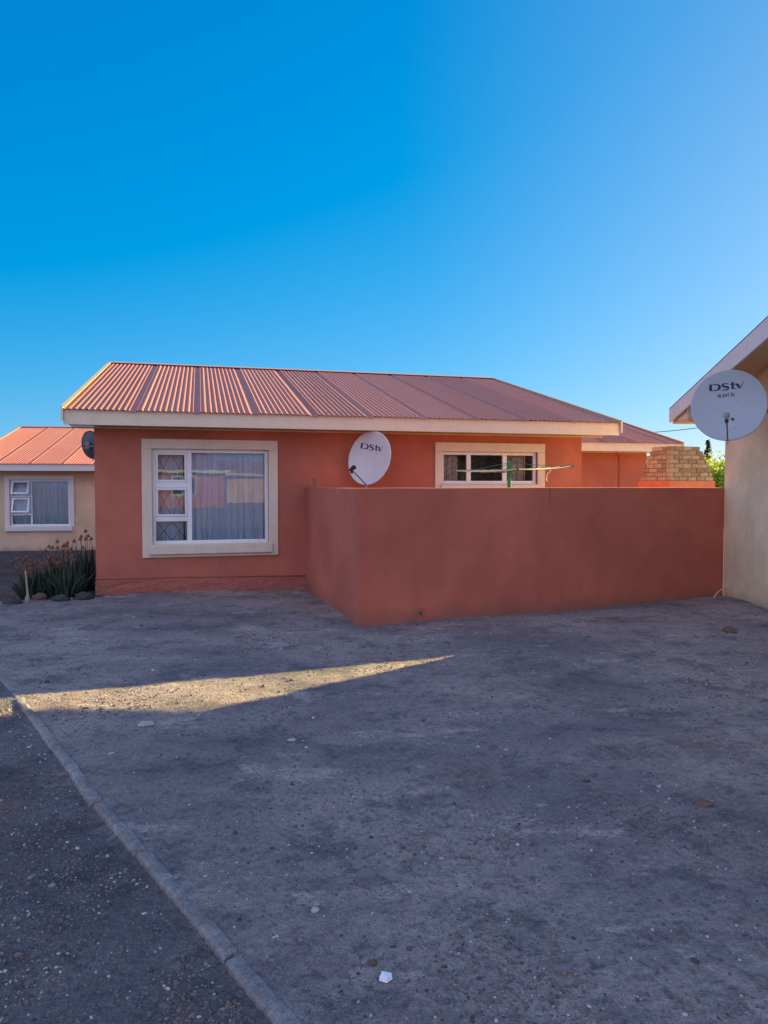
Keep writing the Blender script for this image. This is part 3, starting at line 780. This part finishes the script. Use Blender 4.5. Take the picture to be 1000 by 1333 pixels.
# ------------------------------------------------------------------ satellite dishes
def stroke(mb2, pts, ws):
    """variable width ribbon in 2D -> list of quads"""
    L = []
    for i, p in enumerate(pts):
        a = pts[max(0, i-1)]; b = pts[min(len(pts)-1, i+1)]
        tx, ty = b[0]-a[0], b[1]-a[1]; l = math.hypot(tx, ty) or 1
        nx, ny = -ty/l, tx/l; w = ws[i]/2*1.3
        L.append(((p[0]+nx*w, p[1]+ny*w), (p[0]-nx*w, p[1]-ny*w)))
    for a, b in zip(L, L[1:]): mb2.append((a[0], a[1], b[1], b[0]))
def bez(p0, p1, p2, p3, n=8):
    return [tuple((1-t)**3*p0[k]+3*(1-t)**2*t*p1[k]+3*(1-t)*t*t*p2[k]+t**3*p3[k] for k in (0,1)) for t in [i/n for i in range(n+1)]]
def logo_quads():
    q = []
    # D: separate heavy stem, thin-thick bow
    stroke(q, [(0,0),(0,.9)], [.22,.22])
    b = [(.14,.84)] + bez((.3,.86),(.95,.95),(1.0,.62),(.98,.45)) + bez((.98,.45),(.96,.1),(.6,.02),(.14,.04))[1:]
    stroke(q, b, [.06+.17*math.sin(math.pi*i/(len(b)-1))**2 for i in range(len(b))])
    s = bez((2.0,.80),(1.7,.98),(1.28,.9),(1.3,.68)) + bez((1.3,.68),(1.34,.46),(1.95,.5),(1.95,.26))[1:] + bez((1.95,.26),(1.9,-.02),(1.4,.0),(1.2,.1))[1:]
    stroke(q, s, [.07+.13*math.sin(math.pi*i/(len(s)-1))**2 for i in range(len(s))])
    stroke(q, [(2.42,1.0),(2.42,.1)], [.2,.2]); stroke(q, [(2.2,.70),(2.95,.70)], [.09,.09]); stroke(q, [(2.42,.08),(2.85,.1)], [.1,.06])
    stroke(q, [(2.9,.70),(3.2,.06)], [.24,.16]); stroke(q, [(3.17,.05),(3.42,.42),(3.66,.98)], [.1,.06,.03])
    return q
def scribble_quads():
    q = []; f = .19; x = 0
    glyph = {'A':[[(0,0),(.3,1),(.6,0)],[(.12,.4),(.48,.4)]], 'L':[[(0,1),(0,0),(.5,0)]], 'S':[[(.5,.9),(.1,.9),(.05,.55),(.5,.45),(.45,.05),(0,.05)]],
             'T':[[(.3,0),(.3,1)],[(0,1),(.6,1)]], 'E':[[(.5,1),(0,1),(0,0),(.5,0)],[(0,.5),(.4,.5)]], 'N':[[(0,0),(0,1),(.5,0),(.5,1)]]}
    for ch in 'NLSAT EL':
        if ch == ' ': x += .55; continue
        for st in glyph[ch]: stroke(q, [(x+a, b + .03*math.sin(x*3)) for a, b in st], [f]*len(st))
        x += .78
    return q

def dish(root_loc, label, C, yaw, tilt, roll, w, h, mount, mat, logomat=None, logo=None, script=False, cap=False, group=None, depth=.085, lrot=0, logo_off=(0,0), armlen=.42, lx=0):
    """C centre; yaw: facing direction measured from -Y towards -X; tilt upward"""
    nrm = Vector((-math.sin(yaw)*math.cos(tilt), -math.cos(yaw)*math.cos(tilt), math.sin(tilt)))
    X = Vector((0,0,1)).cross(nrm).normalized()       # to the right as seen from the front
    Yv = nrm.cross(X).normalized()
    Rm = Matrix.Rotation(roll, 3, nrm); X = Rm @ X; Yv = Rm @ Yv
    C = Vector(C)
    def S(x, y, dz=0):
        rr = (x/(w/2))**2 + (y/(h/2))**2
        return C + X*x + Yv*y + nrm*(-depth*(1-rr) + dz)
    root = thing('satellite_dish', root_loc, label, 'satellite dish', group)
    mb = MB(); NR, NA = 12, 64; rings = []
    for side, off in ((0, 0), (1, -.006)):
        cen = mb.vert(S(0,0,off)); rg = []
        for i in range(1, NR+1):
            f = i/NR
            rg.append([mb.vert(S(f*w/2*math.cos(2*math.pi*k/NA), f*h/2*math.sin(2*math.pi*k/NA), off)) for k in range(NA)])
        for k in range(NA):
            t = (cen, rg[0][k], rg[0][(k+1)%NA]); mb.face(*(t if not side else t[::-1]))
        for a, b in zip(rg, rg[1:]):
            for k in range(NA):
                t = (a[k], b[k], b[(k+1)%NA], a[(k+1)%NA]); mb.face(*(t if not side else t[::-1]))
        rings.append(rg[-1])
    # rolled rim
    prev = rings[0]
    for (dr, dz) in ((.008, .002), (.012, -.008), (.008, -.02), (0, -.024)):
        cur = [mb.vert(S(0,0) - S(0,0) + C + X*((w/2+dr)*math.cos(2*math.pi*k/NA)) + Yv*((h/2+dr)*math.sin(2*math.pi*k/NA)) + nrm*dz) for k in range(NA)]
        for k in range(NA): mb.face(prev[k], cur[k], cur[(k+1)%NA], prev[(k+1)%NA])
        prev = cur
    for k in range(NA): mb.face(prev[k], rings[1][k], rings[1][(k+1)%NA], prev[(k+1)%NA])
    ref = mb.build('reflector', mat, root, smooth=True)
    # screw heads
    for sx, sy in ((-.09,.05),(.09,.07),(-.07,-.12),(.08,-.10)):
        sc = MB(); sc.tube([S(sx,sy,.0005), S(sx,sy,.005)], .006, 8); sc.build('bolt', M['steel'], ref)
    cr_, sr_ = math.cos(lrot), math.sin(lrot)
    LR = lambda x, y: (logo_off[0] + x*cr_ - y*sr_, logo_off[1] + x*sr_ + y*cr_)
    if logo:
        lg = MB(); s = logo
        for quad in logo_quads():
            lg.poly(*[S(*LR((x-1.83)*s, (y-.45)*.85*s), .0025) for x, y in quad])
        lg.build('logo', logomat, ref)
    if script:
        lg = MB(); s = .036
        for quad in scribble_quads():
            lg.poly(*[S(*LR((x-2.9)*s*.9-.01, y*s-.115), .0025) for x, y in quad])
        lg.build('marker_writing', logomat, ref)
    # feed arm and LNB
    am = MB(); base = C + Yv*(-h/2-.005) + nrm*(-.01); foc = C + Yv*(-h*.30) + nrm*armlen
    am.beam(base - X*.008 - Yv*.008, foc - X*.008 - Yv*.045, X*.016, Yv*.016)
    am.beam(C + Yv*(-h/2-.06) - X*.01 - nrm*.03, C + Yv*(-h/2+.01) - X*.01 - nrm*.03, X*.02, nrm*.02)
    arm = am.build('feed_arm', M['steel'], root, bevel=.002)
    lb = MB(); ax = (C + Yv*.02 - foc).normalized()
    lb.tube([foc - ax*.075, foc - ax*.03, foc - ax*.0299, foc + ax*.02, foc + ax*.0201, foc + ax*.035], [.020,.022,.030,.030,.034,.034], 16)
    ln = lb.build('lnb', M['lnb'] if cap else M['black'], root, smooth=False, bevel=.002)
    bk = MB(); bk.tube([foc - Yv*.03 - ax*.02, foc - Yv*.07 - ax*.02], .02, 12); bk.build('clamp', M['black'], ln)
    if cap:
        cb = MB(); cb.tube([foc + X*.045 - Yv*.035, foc + X*.075 - Yv*.045], .016, 12); cb.build('connector', M['bluecap'], ln)
        wr = MB(); wr.tube([foc + X*.075 - Yv*.045, foc + X*.10 - Yv*.09 , foc + X*.09 - Yv*.14, foc + X*.03 - Yv*.165, foc - Yv*.16], .0035, 6); wr.build('cable', M['palestone'], ln, smooth=True)
    # back bracket and wall mount
    bm_ = MB(); bc = C - nrm*(depth+.01)
    bm_.beam(bc - X*.06 - Yv*.08, bc - X*.06 - Yv*.08 - nrm*.05, X*.12, Yv*.16)
    mt = Vector(mount)
    bm_.tube([bc - nrm*.05, Vector((bc.x, bc.y, bc.z)) - nrm*.11, (bc - nrm*.11).lerp(mt, .5) + Vector((0,0,-.03)), mt], .02, 10)
    bm_.build('wall_bracket', M['steel'], root)
    return root

# middle dish on the front wall of the red house
Cd = PY(480.5, 596, 11.42); sd, zd = F1.hit(484, 600)
dish(F1.pt(sd, zd, 0), 'white oval satellite dish with blue lettering, on the red wall between the two windows', Cd, R(34), R(12), R(0), .74, .80, F1.pt(sd, zd-.05, .01), M['dish'], M['logo'], .105, logo_off=(.0, .17), armlen=.36, lrot=R(-9))
# dish on the beige gable wall
Cr = PY(948.5, 527, 9.0); mr = Vector((K.x + .03 - .004, 9.05, Cr.z - .05))
dish(mr, 'large white satellite dish with dark lettering and marker writing, on the beige gable wall', Cr, R(26), R(12), R(0), .80, .84, mr, M['dish2'], M['logodark'], .098, logo_off=(-.02, .24), lrot=R(3), script=True, cap=True, armlen=.40)
# charcoal dish peeping out behind the left corner
Cl = PY(119.5, 579, 18.6); ml = HO + HV*8.3; ml.z = Cl.z - .1
dish(ml, 'charcoal satellite dish half hidden behind the left corner of the red house', Cl, R(206), R(8), 0, .62, .66, ml, M['dishdark'], armlen=.3)

# ------------------------------------------------------------------ rotary clothes line
def clothesline():
    Y = 11.0; P = PY(663, 640, Y); P.z = 0; zt = PY(663, 600, Y).z; za = PY(663, 611.5, Y).z
    root = thing('clothes_line', P, 'green rotary clothes line with cream cords, behind the yard wall', 'clothes line')
    mb = MB(); mb.tube([P + Vector((0,0,-.05)), P + Vector((0,0,zt))], .027, 12); mb.build('pole', M['green'], root, smooth=False)
    hb = MB(); hb.tube([P + Vector((0,0,za-.07)), P + Vector((0,0,za+.03))], .04, 12); hb.build('hub', M['green'], root)
    ends = []
    for k, (ang, L, dz) in enumerate(((R(2), .93, .055), (R(97), .9, .02), (R(184), .80, -.015), (R(268), .9, -.01))):
        e = P + Vector((math.cos(ang)*L, math.sin(ang)*L, za + dz)); ends.append(e)
        am = MB(); am.tube([P + Vector((math.cos(ang)*.03, math.sin(ang)*.03, za-.01)), e], .015, 8); am.build('arm', M['green'], root)
        br = MB(); br.tube([P + Vector((math.cos(ang)*.03, math.sin(ang)*.03, zt-.03)), P.lerp(e, .62) + Vector((0,0,za*.38 + dz*.2+.01))], .004, 6); br.build('brace', M['green'], root)
    rp = MB(); hub = P + Vector((0,0,za))
    for f in (.35, .5, .65, .8, .97):
        for a, b in zip(ends, ends[1:]+ends[:1]):
            p, q = hub.lerp(a, f), hub.lerp(b, f); m_ = (p+q)/2 + Vector((0,0,-.022*f))
            rp.tube([p, p.lerp(m_, .5) + Vector((0,0,-.006)), m_, m_.lerp(q, .5)+Vector((0,0,-.006)), q], .0055, 6)
    rp.build('cord', M['rope'], root)
    tw = MB(); e = hub.lerp(ends[0], .62)
    tw.tube([e, e+Vector((.02,0,-.05)), e+Vector((-.03,0,-.09)), e+Vector((-.045,0,-.17)), e+Vector((-.03,0,-.2))], .008, 6); tw.build('loose_cord', M['rope'], root, smooth=True)
    rnd = random.Random(4)
    for k in range(7):
        q = hub.lerp(ends[2], .15+.08*k).lerp(hub.lerp(ends[3], .3+.07*k), rnd.random()*.6) + Vector((0,0,-.03)); d = Vector((rnd.uniform(.04,.09), rnd.uniform(-.02,.02), rnd.uniform(-.01,.01)))
        pg = MB(); pg.tube([q-d, q+d], .008, 6); pg.build('wooden_peg', M['twig'], root)
clothesline()

# ------------------------------------------------------------------ brick braai chimney
def braai():
    P0 = PY(872.5, 640, 14.0); P0.z = 0; r = Vector((math.cos(R(24)), math.sin(R(24)), 0)); l = Vector((-.40, .917, 0))
    root = thing('brick_braai', P0, 'stepped tan brick braai chimney on a red rendered base, behind the yard wall', 'braai')
    zb, zt = PY(872, 626, 14).z, PY(872, 580.5, 14).z; n = 8; ch = (zt-zb)/n; rnd = random.Random(5)
    bs = MB(); fr = Frame(P0, r)
    def quadbox(mb, p, a, b, la, lb, z0, z1): mb.beam(p + Vector((0,0,z0)), p + r*(b-a) + Vector((0,0,z0)), l*(lb-la), Vector((0,0,z1-z0)))
    base = MB(); base.beam(P0 - r*.03 - l*.03 + Vector((0,0,-.1)), P0 + r*1.08 - l*.03 + Vector((0,0,-.1)), l*.84, Vector((0,0,zb+.1))); base.build('rendered_base', M['red'], root, bevel=.01)
    A = [1.05,1.03,.99,.94,.90,.84,.78,.72]; B = [.80,.78,.75,.70,.64,.60,.54,.48]
    core = MB(); br = MB(); g = .006
    for i in range(n):
        z0 = zb + ch*i; z1 = z0 + ch; a, b = A[i], B[i]
        core.beam(P0 + r*.012 + l*.012 + Vector((0,0,z0)), P0 + r*(a-.012) + l*.012 + Vector((0,0,z0)), l*(b-.024), Vector((0,0,ch-.001)))
        for (dv, dp, L) in ((r, l, a), (l, r, b)):
            x = (0 if i % 2 == 0 else -.12)
            if dv is l: x += .11
            while x < L-.01:
                x0 = max(x, 0 if dv is r else .112); x1 = min(x+.205, L + rnd.uniform(-.02, .022))
                if x1 - x0 > .035:
                    j = rnd.uniform(-.012, .008); q = P0 + dv*(x0+g) + dp*(-.004 + j) + Vector((0,0,z0+g*.7 + rnd.uniform(-.002,.002)))
                    br.cur = rnd.choice((0,0,1,2)); br.beam(q, q + dv*(x1-x0-2*g), dp*.105, Vector((0,0,ch-g*1.6)))
                x += .211
        # far sides
        for (p, dv, dp, L) in ((P0 + l*b, r, -l, a-.11), (P0 + r*a, l, -r, b)):
            x = .0 if i % 2 else .12
            while x < L-.05:
                x1 = min(x+.232, L); q = p + dv*(x+g) - dp*.004 + Vector((0,0,z0+g*.7)); br.beam(q, q + dv*(x1-x-2*g), dp*.1, Vector((0,0,ch-g*1.7))); x += .238
    core.build('mortar_core', M['mortar'], root)
    bo = br.build('brickwork', [M['brick'], M['brick2'], M['brick3']], root, bevel=.004, seg=1)
braai()

# ------------------------------------------------------------------ aloes
def aloe(loc, label, nl, H, stalks, seed, spread=.45):
    rnd = random.Random(seed); L = Vector(loc); L.z = hz(L.x, L.y) - .02
    root = thing('aloe_plant', L, label, 'aloe', 'aloe plants beside the house corner')
    mb = MB()
    for k in range(nl):
        az = rnd.uniform(0, 6.283); lean = rnd.uniform(.1, 1.0)**.8; ln = H*rnd.uniform(.75, 1.15)
        d = Vector((math.cos(az), math.sin(az), 0)); s = Vector((-d.y, d.x, 0)); w = rnd.uniform(.018, .032); n = 8; pr = None
        o = L + d*rnd.uniform(0, .12) + Vector((0,0,rnd.uniform(0,.10)))
        tw = rnd.uniform(-.15,.15)
        for i in range(n+1):
            f = i/n; hx = spread*ln*lean*(f**.75)*1.1; zz = ln*(f*(1-.28*lean) - .10*lean*f*f) if lean < .7 else ln*(.75*f - .25*f*f)
            c = o + d*hx + s*tw*f*f*.3 + Vector((0,0,zz)); ww = w*(1-f**1.6)*(.8+.5*math.sin(f*3.1)) + .001
            side = Vector((0,0,1))
            r = [mb.vert(c + s*ww + side*ww*.35), mb.vert(c - side*ww*.2 + d*.0), mb.vert(c - s*ww + side*ww*.35), mb.vert(c - side*ww*.75 + d*ww*.2)]
            if pr:
                for q in range(4): mb.face(pr[q], pr[(q+1)%4], r[(q+1)%4], r[q])
            pr = r
    mb.build('leaves', M['aloe'], root, smooth=True)
    for (dx, dy, h) in stalks:
        st = MB(); t = L + Vector((dx, dy, h)); b = L + Vector((dx*.25, dy*.25, .12)); m_ = b.lerp(t, .5) + Vector((rnd.uniform(-.03,.03), 0, .03))
        st.tube([b, m_, t], [.006,.005,.004], 6); so = st.build('flower_stalk', M['stalk'], root, smooth=True)
        fl = MB()
        for q in range(24):    # drooping tubular flowers round the head
            a = q*2.4; u_ = (q/24); c = t + Vector((0,0,.010 - .032*u_))
            dr = Vector((math.cos(a), math.sin(a), 0)); rr = .004 + .016*u_
            fl.tube([c + dr*.004, c + dr*rr + Vector((0,0,.006)), c + dr*(rr+.012) + Vector((0,0,-.018))], [.0025,.0045,.0035], 5)
        fl.build('flower_head', M['flower'], so, smooth=True)
rnd = random.Random(21)
def stk(n, sx, sy, h0, h1): return [(rnd.uniform(-sx, sx), rnd.uniform(-sy, sy), rnd.uniform(h0, h1)) for _ in range(n)]
aloe((-4.95, 10.75, 0), 'aloe right behind the pale stake, covered in flower heads', 75, .46, stk(26, .22, .15, .42, .66), 1)
aloe((-4.66, 10.85, 0), 'aloe in the middle of the clump with a low spent flower and long arching leaves', 85, .52, stk(16, .20, .15, .50, .72), 2)
aloe((-4.42, 10.72, 0), 'aloe crowding the red wall, right end of the clump, dark stiff leaves', 90, .58, stk(4, .12, .12, .55, .70), 3)
aloe((-4.75, 11.35, 0), 'aloe at the back of the clump below the peach window', 90, .66, stk(12, .24, .2, .70, .86), 4)
aloe((-4.42, 11.35, 0), 'aloe at the back against the red corner with the tallest flower stalks', 95, .66, stk(6, .09, .12, .74, .93), 5, .45)

aloe((-5.03, 10.95, 0), 'low dark aloe with few flowers, just behind the leftmost flower-covered aloe', 60, .36, stk(6, .14, .1, .36, .50), 6, .6)
# stake
sp = G(36, 782); sk = MB(); sp.z = hz(sp.x, sp.y)
sk.tube([sp+Vector((0,0,-.05)), sp+Vector((.0,0,.04)), sp+Vector((.004,0,.1)), sp+Vector((-.006,0,.2)), sp+Vector((-.015,0,.34)), sp+Vector((-.03,.01,.42))], [.04,.034,.016,.014,.013,.009], 9)
tag(sk.build('wooden_stake', M['stake'], smooth=True), 'thin pale weathered stake standing at the left of the aloes', 'stake')
# rocks by the bed
for nm, px, py, rx, ry, rz, mt, lab in (
    ('rock', 107, 777, .125, .10, .075, 'stone', 'dark rounded rock at the foot of the aloes against the red wall corner'),
    ('rock', 78, 778, .12, .09, .06, 'stone', 'low dark rock in the bed edge, second from the red wall'),
    ('rock', 50, 777, .09, .06, .07, 'rust', 'brown rough rock right beside the pale stake'),
    ('rock', 14, 782, .13, .09, .04, 'stone', 'flat grey rock at the left end of the planted bed')):
    p = G(px, py + 3); r_ = MB(); r_.blob((p.x, p.y + ry*.5, hz(p.x, p.y) + rz*.35), rx, ry, rz, 3, .2, random.random()*.6, px)
    tag(r_.build(nm, M[mt], smooth=True), lab, 'rock', 'rocks edging the planted bed')
# litter in the bed: leaf and twig cover
def litter():
    rnd = random.Random(8); mb = MB()
    for k in range(1500):
        s_ = rnd.uniform(-2.6, -.05); v_ = rnd.uniform(-.05, 6) if rnd.random() < .7 else rnd.uniform(-.1, 1.2)
        p = HO + HU*s_ + HV*v_; z = hz(p.x, p.y); a = rnd.random()*6.28; d = Vector((math.cos(a), math.sin(a), rnd.uniform(-.2,.5)))*rnd.uniform(.02,.06); w = Vector((-d.y, d.x, 0))*rnd.uniform(.1,.35)
        q = Vector((p.x, p.y, z+.008)); mb.poly(q-d, q-w, q+d, q+w)
    tag(mb.build('leaf_litter', M['bark']), 'dry leaves and twigs covering the planted bed', 'leaf litter', kind='stuff')
litter()

# individual stones and scraps
def scrap(name, px, py, pts, th, mt, lab, cat, lift=.004):
    p = G(px, py); z = hz(p.x, p.y) + lift; mb = MB(); n = len(pts)
    b = [mb.vert((p.x+x, p.y+y, z)) for x, y in pts]; t = [mb.vert((p.x+x*.92, p.y+y*.92, z+th*(1+.3*math.sin(i*2)))) for i, (x, y) in enumerate(pts)]
    mb.face(*b[::-1]); mb.face(*t)
    for i in range(n): mb.face(b[i], b[(i+1)%n], t[(i+1)%n], t[i])
    tag(mb.build(name, M[mt], bevel=.0015), lab, cat)
scrap('paper_scrap', 502, 1280, [(-.021,-.010),(.004,-.022),(.022,-.004),(.020,.014),(-.012,.016)], .013, 'paper', 'small white folded scrap lying on the dirt at the bottom centre', 'litter')
scrap('flat_stone', 190, 944, [(-.05,-.03),(.0,-.035),(.055,.0),(.03,.05),(-.035,.03)], .014, 'palestone', 'flat pale grey stone just below the sunlit strip', 'stone')
scrap('flat_stone', 380, 966, [(-.025,-.015),(.02,-.02),(.03,.012),(-.01,.022)], .012, 'palestone', 'small pale chip of stone in the middle of the shaded yard', 'stone')
for px, py, r_, mt, lab in ((917,1048,.045,'rust','brown flat stone near the right edge, larger than the gravel'),(145,982,.018,'palestone','pale pebble close to the kerb below the sunlit strip'),
    (128,1152,.017,'rust','orange brown pebble in the gravel left of the kerb'),(410,1190,.02,'palestone','round pale pebble left of centre near the bottom'),(552,1104,.014,'rust','small reddish pebble in mid yard'),
    (950,823,.10,'rust','low brown lump of soil near the beige wall'),(485,1258,.02,'rust','rust brown chip just above the white scrap')):
    p = G(px, py); mb = MB(); mb.blob((p.x, p.y, hz(p.x, p.y)+r_*.1), r_, r_*.75, r_*.42, 2, .2, px, px*.1); tag(mb.build('stone', M[mt]), lab, 'stone')

# ------------------------------------------------------------------ far vegetation and cable
def bushy(loc, label, rx, rz, n, leaf, mat, name='leafy_bush', cat='bush', seed=1, trunk=.4, conic=False):
    rnd = random.Random(seed); L = Vector(loc); root = thing(name, L, label, cat)
    tb = MB(); top = L + Vector((0,0,rz*(1.7 if conic else .9)))
    tb.tube([L+Vector((0,0,-.1)), L.lerp(top,.5)+Vector((.05,0,0)), top], [trunk*.25, trunk*.16, trunk*.04], 8)
    if not conic:
        for k in range(7):
            a = k*.9; b = L + Vector((0,0,rz*.3)); e = L + Vector((math.cos(a)*rx*.7, math.sin(a)*rx*.7, rz*rnd.uniform(.8,1.4))); tb.tube([b, b.lerp(e,.5)+Vector((0,0,.15)), e], [trunk*.12,trunk*.08,.02], 6)
    tb.build('trunk', M['bark'], root)
    mb = MB(); cl = []
    for k in range(70 if not conic else 90):
        if conic:
            f = rnd.random(); r = rx*(1-f)**.8*(.55+.45*rnd.random()); a = rnd.random()*6.283; cl.append((L+Vector((math.cos(a)*r, math.sin(a)*r, .3+f*(2*rz-.3))), .10+.35*rx*(1-f)))
        else:
            v = Vector((rnd.gauss(0,1), rnd.gauss(0,1), rnd.gauss(0,1))).normalized()*rnd.uniform(.55,1.0); cl.append((L+Vector((v.x*rx, v.y*rx, rz + v.z*rz*.95)), rx*.24))
    for k in range(n):
        c, r = rnd.choice(cl); q = c + Vector((rnd.gauss(0,1), rnd.gauss(0,1), rnd.gauss(0,1)))*r*.5
        a = Vector((rnd.gauss(0,1), rnd.gauss(0,1), rnd.gauss(0,1))).normalized(); b = a.orthogonal().normalized()
        mb.poly(q-a*leaf, q-b*leaf*.5, q+a*leaf, q+b*leaf*.5)
    mb.build('crown', mat, root)
pb = PY(952, 632, 34); bushy((pb.x+.6, 34, 0), 'bright yellow-green bush seen between the brick braai and the beige house', 2.6, 1.45, 20000, .10, M['bush'])
pc = PY(921.5, 600, 62); zc = PY(921, 574, 62).z; bushy((pc.x, 62, 0), 'tall dark narrow cypress on the skyline above the bush', .85, zc/2, 7000, .07, M['cypress'], 'cypress_tree', 'tree', 2, .8, True)
pc = PY(917, 600, 64); zc = PY(917, 591, 64).z; bushy((pc.x, 64, 0), 'shorter dark cypress just left of the tall one', .7, zc/2, 5000, .07, M['cypress'], 'cypress_tree', 'tree', 3, .8, True)
a_ = PY(806, 564.5, 34); b_ = PY(985, 544.5, 26); mid = a_.lerp(b_, .5); mid.z = 0
ol = thing('overhead_line', mid, 'thin dark overhead wire crossing the sky between the red roof and the beige house', 'overhead wire')
cb = MB(); cb.tube([a_.lerp(b_, i/16) - Vector((0, 0, .12*4*(i/16)*(1-i/16))) for i in range(17)], .013, 6); cb.build('cable', M['cable'], ol, smooth=True)
for q in (a_, b_):
    pl = MB(); pl.tube([(q.x, q.y, -.3), (q.x, q.y, q.z+.05)], [.09, .07], 10); pl.build('pole', M['bark'], ol)

# ------------------------------------------------------------------ house across the drive, seen only mirrored in the panes
FO = Frame(Vector((12.6, -30, 0)), (-1, 0.04)); opp = thing('house', (12.6, -30, 0), 'sunlit red house across the drive, seen only reflected in the window panes', 'house')
oo = [(2.2, 3.8, .9, 2.1), (10, 11.4, .9, 2.1)]
block(opp, FO, 17, 9, 2.4, .2, .5, .3, .3, oo, (M['red'], M['roof'], M['greywhite'], M['soffit']), seed=17)
for q in oo: window(opp, FO, q, (q[0]-.12, q[1]+.12, q[2]-.12, q[3]+.12), [((q[0]+q[1])/2-.03, (q[0]+q[1])/2+.03, q[2]+.05, q[3]-.05)], [(q[0]+.05, (q[0]+q[1])/2-.03, q[2]+.05, q[3]-.05), ((q[0]+q[1])/2+.03, q[1]-.05, q[2]+.05, q[3]-.05)])

FP = Frame(Vector((33, -43, 0)), (-1, -.1)); op3 = thing('house', (33, -43, 0), 'peach house further back across the drive, seen only reflected in the window panes', 'house')
block(op3, FP, 15, 9, 2.4, .2, .5, .3, .3, [(9, 10.6, .9, 2.1)], (M['peach'], M['roof2'], M['greywhite'], M['soffit']), seed=19)
q = (9, 10.6, .9, 2.1); window(op3, FP, q, (q[0]-.12, q[1]+.12, q[2]-.12, q[3]+.12), [(9.77, 9.83, .95, 2.05)], [(9.05, 9.77, .95, 2.05), (9.83, 10.55, .95, 2.05)])

# ------------------------------------------------------------------ light, sky, camera
SKY_FILL = (.86, .98, 1.48)  # pale out-of-view sky brightness, added to lift the shaded walls
w = bpy.data.worlds.new('World'); scn.world = w; w.use_nodes = True; n = w.node_tree
bg = n.nodes['Background']; sky = n.nodes.new('ShaderNodeTexSky'); sky.sky_type = 'NISHITA'; sky.sun_disc = False
sky.sun_elevation = SUN_EL; sky.sun_rotation = SUN_AZ; sky.altitude = 1000; sky.air_density = 1.0; sky.dust_density = .35; sky.ozone_density = 2.2
EXPO = 2.4; STR = .12
def mth(op, a, b=None):
    m = n.nodes.new('ShaderNodeMath'); m.operation = op
    for k, x in ((0, a), (1, b)):
        if x is None: continue
        if isinstance(x, (int, float)): m.inputs[k].default_value = x
        else: link(n, x, m.inputs[k])
    return m.outputs[0]
# a deeper, more saturated blue than the raw model (clear dry highland air), plus a pale fill added behind and left of the camera
sep = n.nodes.new('ShaderNodeSeparateColor'); link(n, sky.outputs[0], sep.inputs[0])
kk = 1 / (2**EXPO * STR)
rr = mth('MULTIPLY', mth('MAXIMUM', mth('SUBTRACT', sep.outputs[0], 1.45), 0.0), .075*kk)
gg = mth('MULTIPLY', mth('POWER', sep.outputs[1], .667), .184*kk)
bb = mth('MULTIPLY', mth('POWER', sep.outputs[2], .41), .443*kk)
tc = n.nodes.new('ShaderNodeTexCoord'); vd = n.nodes.new('ShaderNodeVectorMath'); vd.operation = 'DOT_PRODUCT'; link(n, tc.outputs['Generated'], vd.inputs[0]); vd.inputs[1].default_value = SUN
aur = mth('POWER', mth('MAXIMUM', mth('DIVIDE', mth('SUBTRACT', vd.outputs['Value'], .70), .30), 0.0), 1.5)   # pale haze aureole round the low sun
rr = mth('ADD', rr, mth('MULTIPLY', aur, .175*kk)); gg = mth('ADD', gg, mth('MULTIPLY', aur, .095*kk)); bb = mth('ADD', bb, mth('MULTIPLY', aur, .03*kk))
cmb = n.nodes.new('ShaderNodeCombineColor'); link(n, rr, cmb.inputs[0]); link(n, gg, cmb.inputs[1]); link(n, bb, cmb.inputs[2])
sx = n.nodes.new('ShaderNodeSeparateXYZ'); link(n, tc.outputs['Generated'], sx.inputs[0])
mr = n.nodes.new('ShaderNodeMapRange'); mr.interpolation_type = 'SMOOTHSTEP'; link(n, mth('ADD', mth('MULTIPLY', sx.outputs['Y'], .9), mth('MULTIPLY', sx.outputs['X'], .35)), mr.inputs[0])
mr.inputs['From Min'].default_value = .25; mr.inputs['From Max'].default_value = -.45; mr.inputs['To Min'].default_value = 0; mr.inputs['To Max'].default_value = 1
pale = mixc(n, mr.outputs[0], cmb.outputs[0], tuple(SKY_FILL[i]*kk for i in range(3)))
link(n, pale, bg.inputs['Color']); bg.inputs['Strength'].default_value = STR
sl = bpy.data.lights.new('sun', 'SUN'); sl.energy = 5.0; sl.angle = R(.53); sl.color = (1, .76, .29)
so = bpy.data.objects.new('sun', sl); COL.objects.link(so); so.rotation_euler = SUN.to_track_quat('Z', 'Y').to_euler(); so.location = (0,0,20)
cd = bpy.data.cameras.new('camera'); cam = bpy.data.objects.new('camera', cd); COL.objects.link(cam)
cam.location = CAM; cam.rotation_euler = (R(90) - PITCH, 0, 0); cd.sensor_fit = 'HORIZONTAL'; cd.sensor_width = 36; cd.lens = 36; cd.clip_end = 2000; cd.clip_start = .05
scn.camera = cam
scn.render.engine = 'CYCLES'
scn.view_settings.view_transform = 'Standard'; scn.view_settings.look = 'None'; scn.view_settings.gamma = 1; scn.view_settings.exposure = EXPO
scn.cycles.max_bounces = 8; scn.cycles.diffuse_bounces = 4; scn.cycles.use_denoising = True
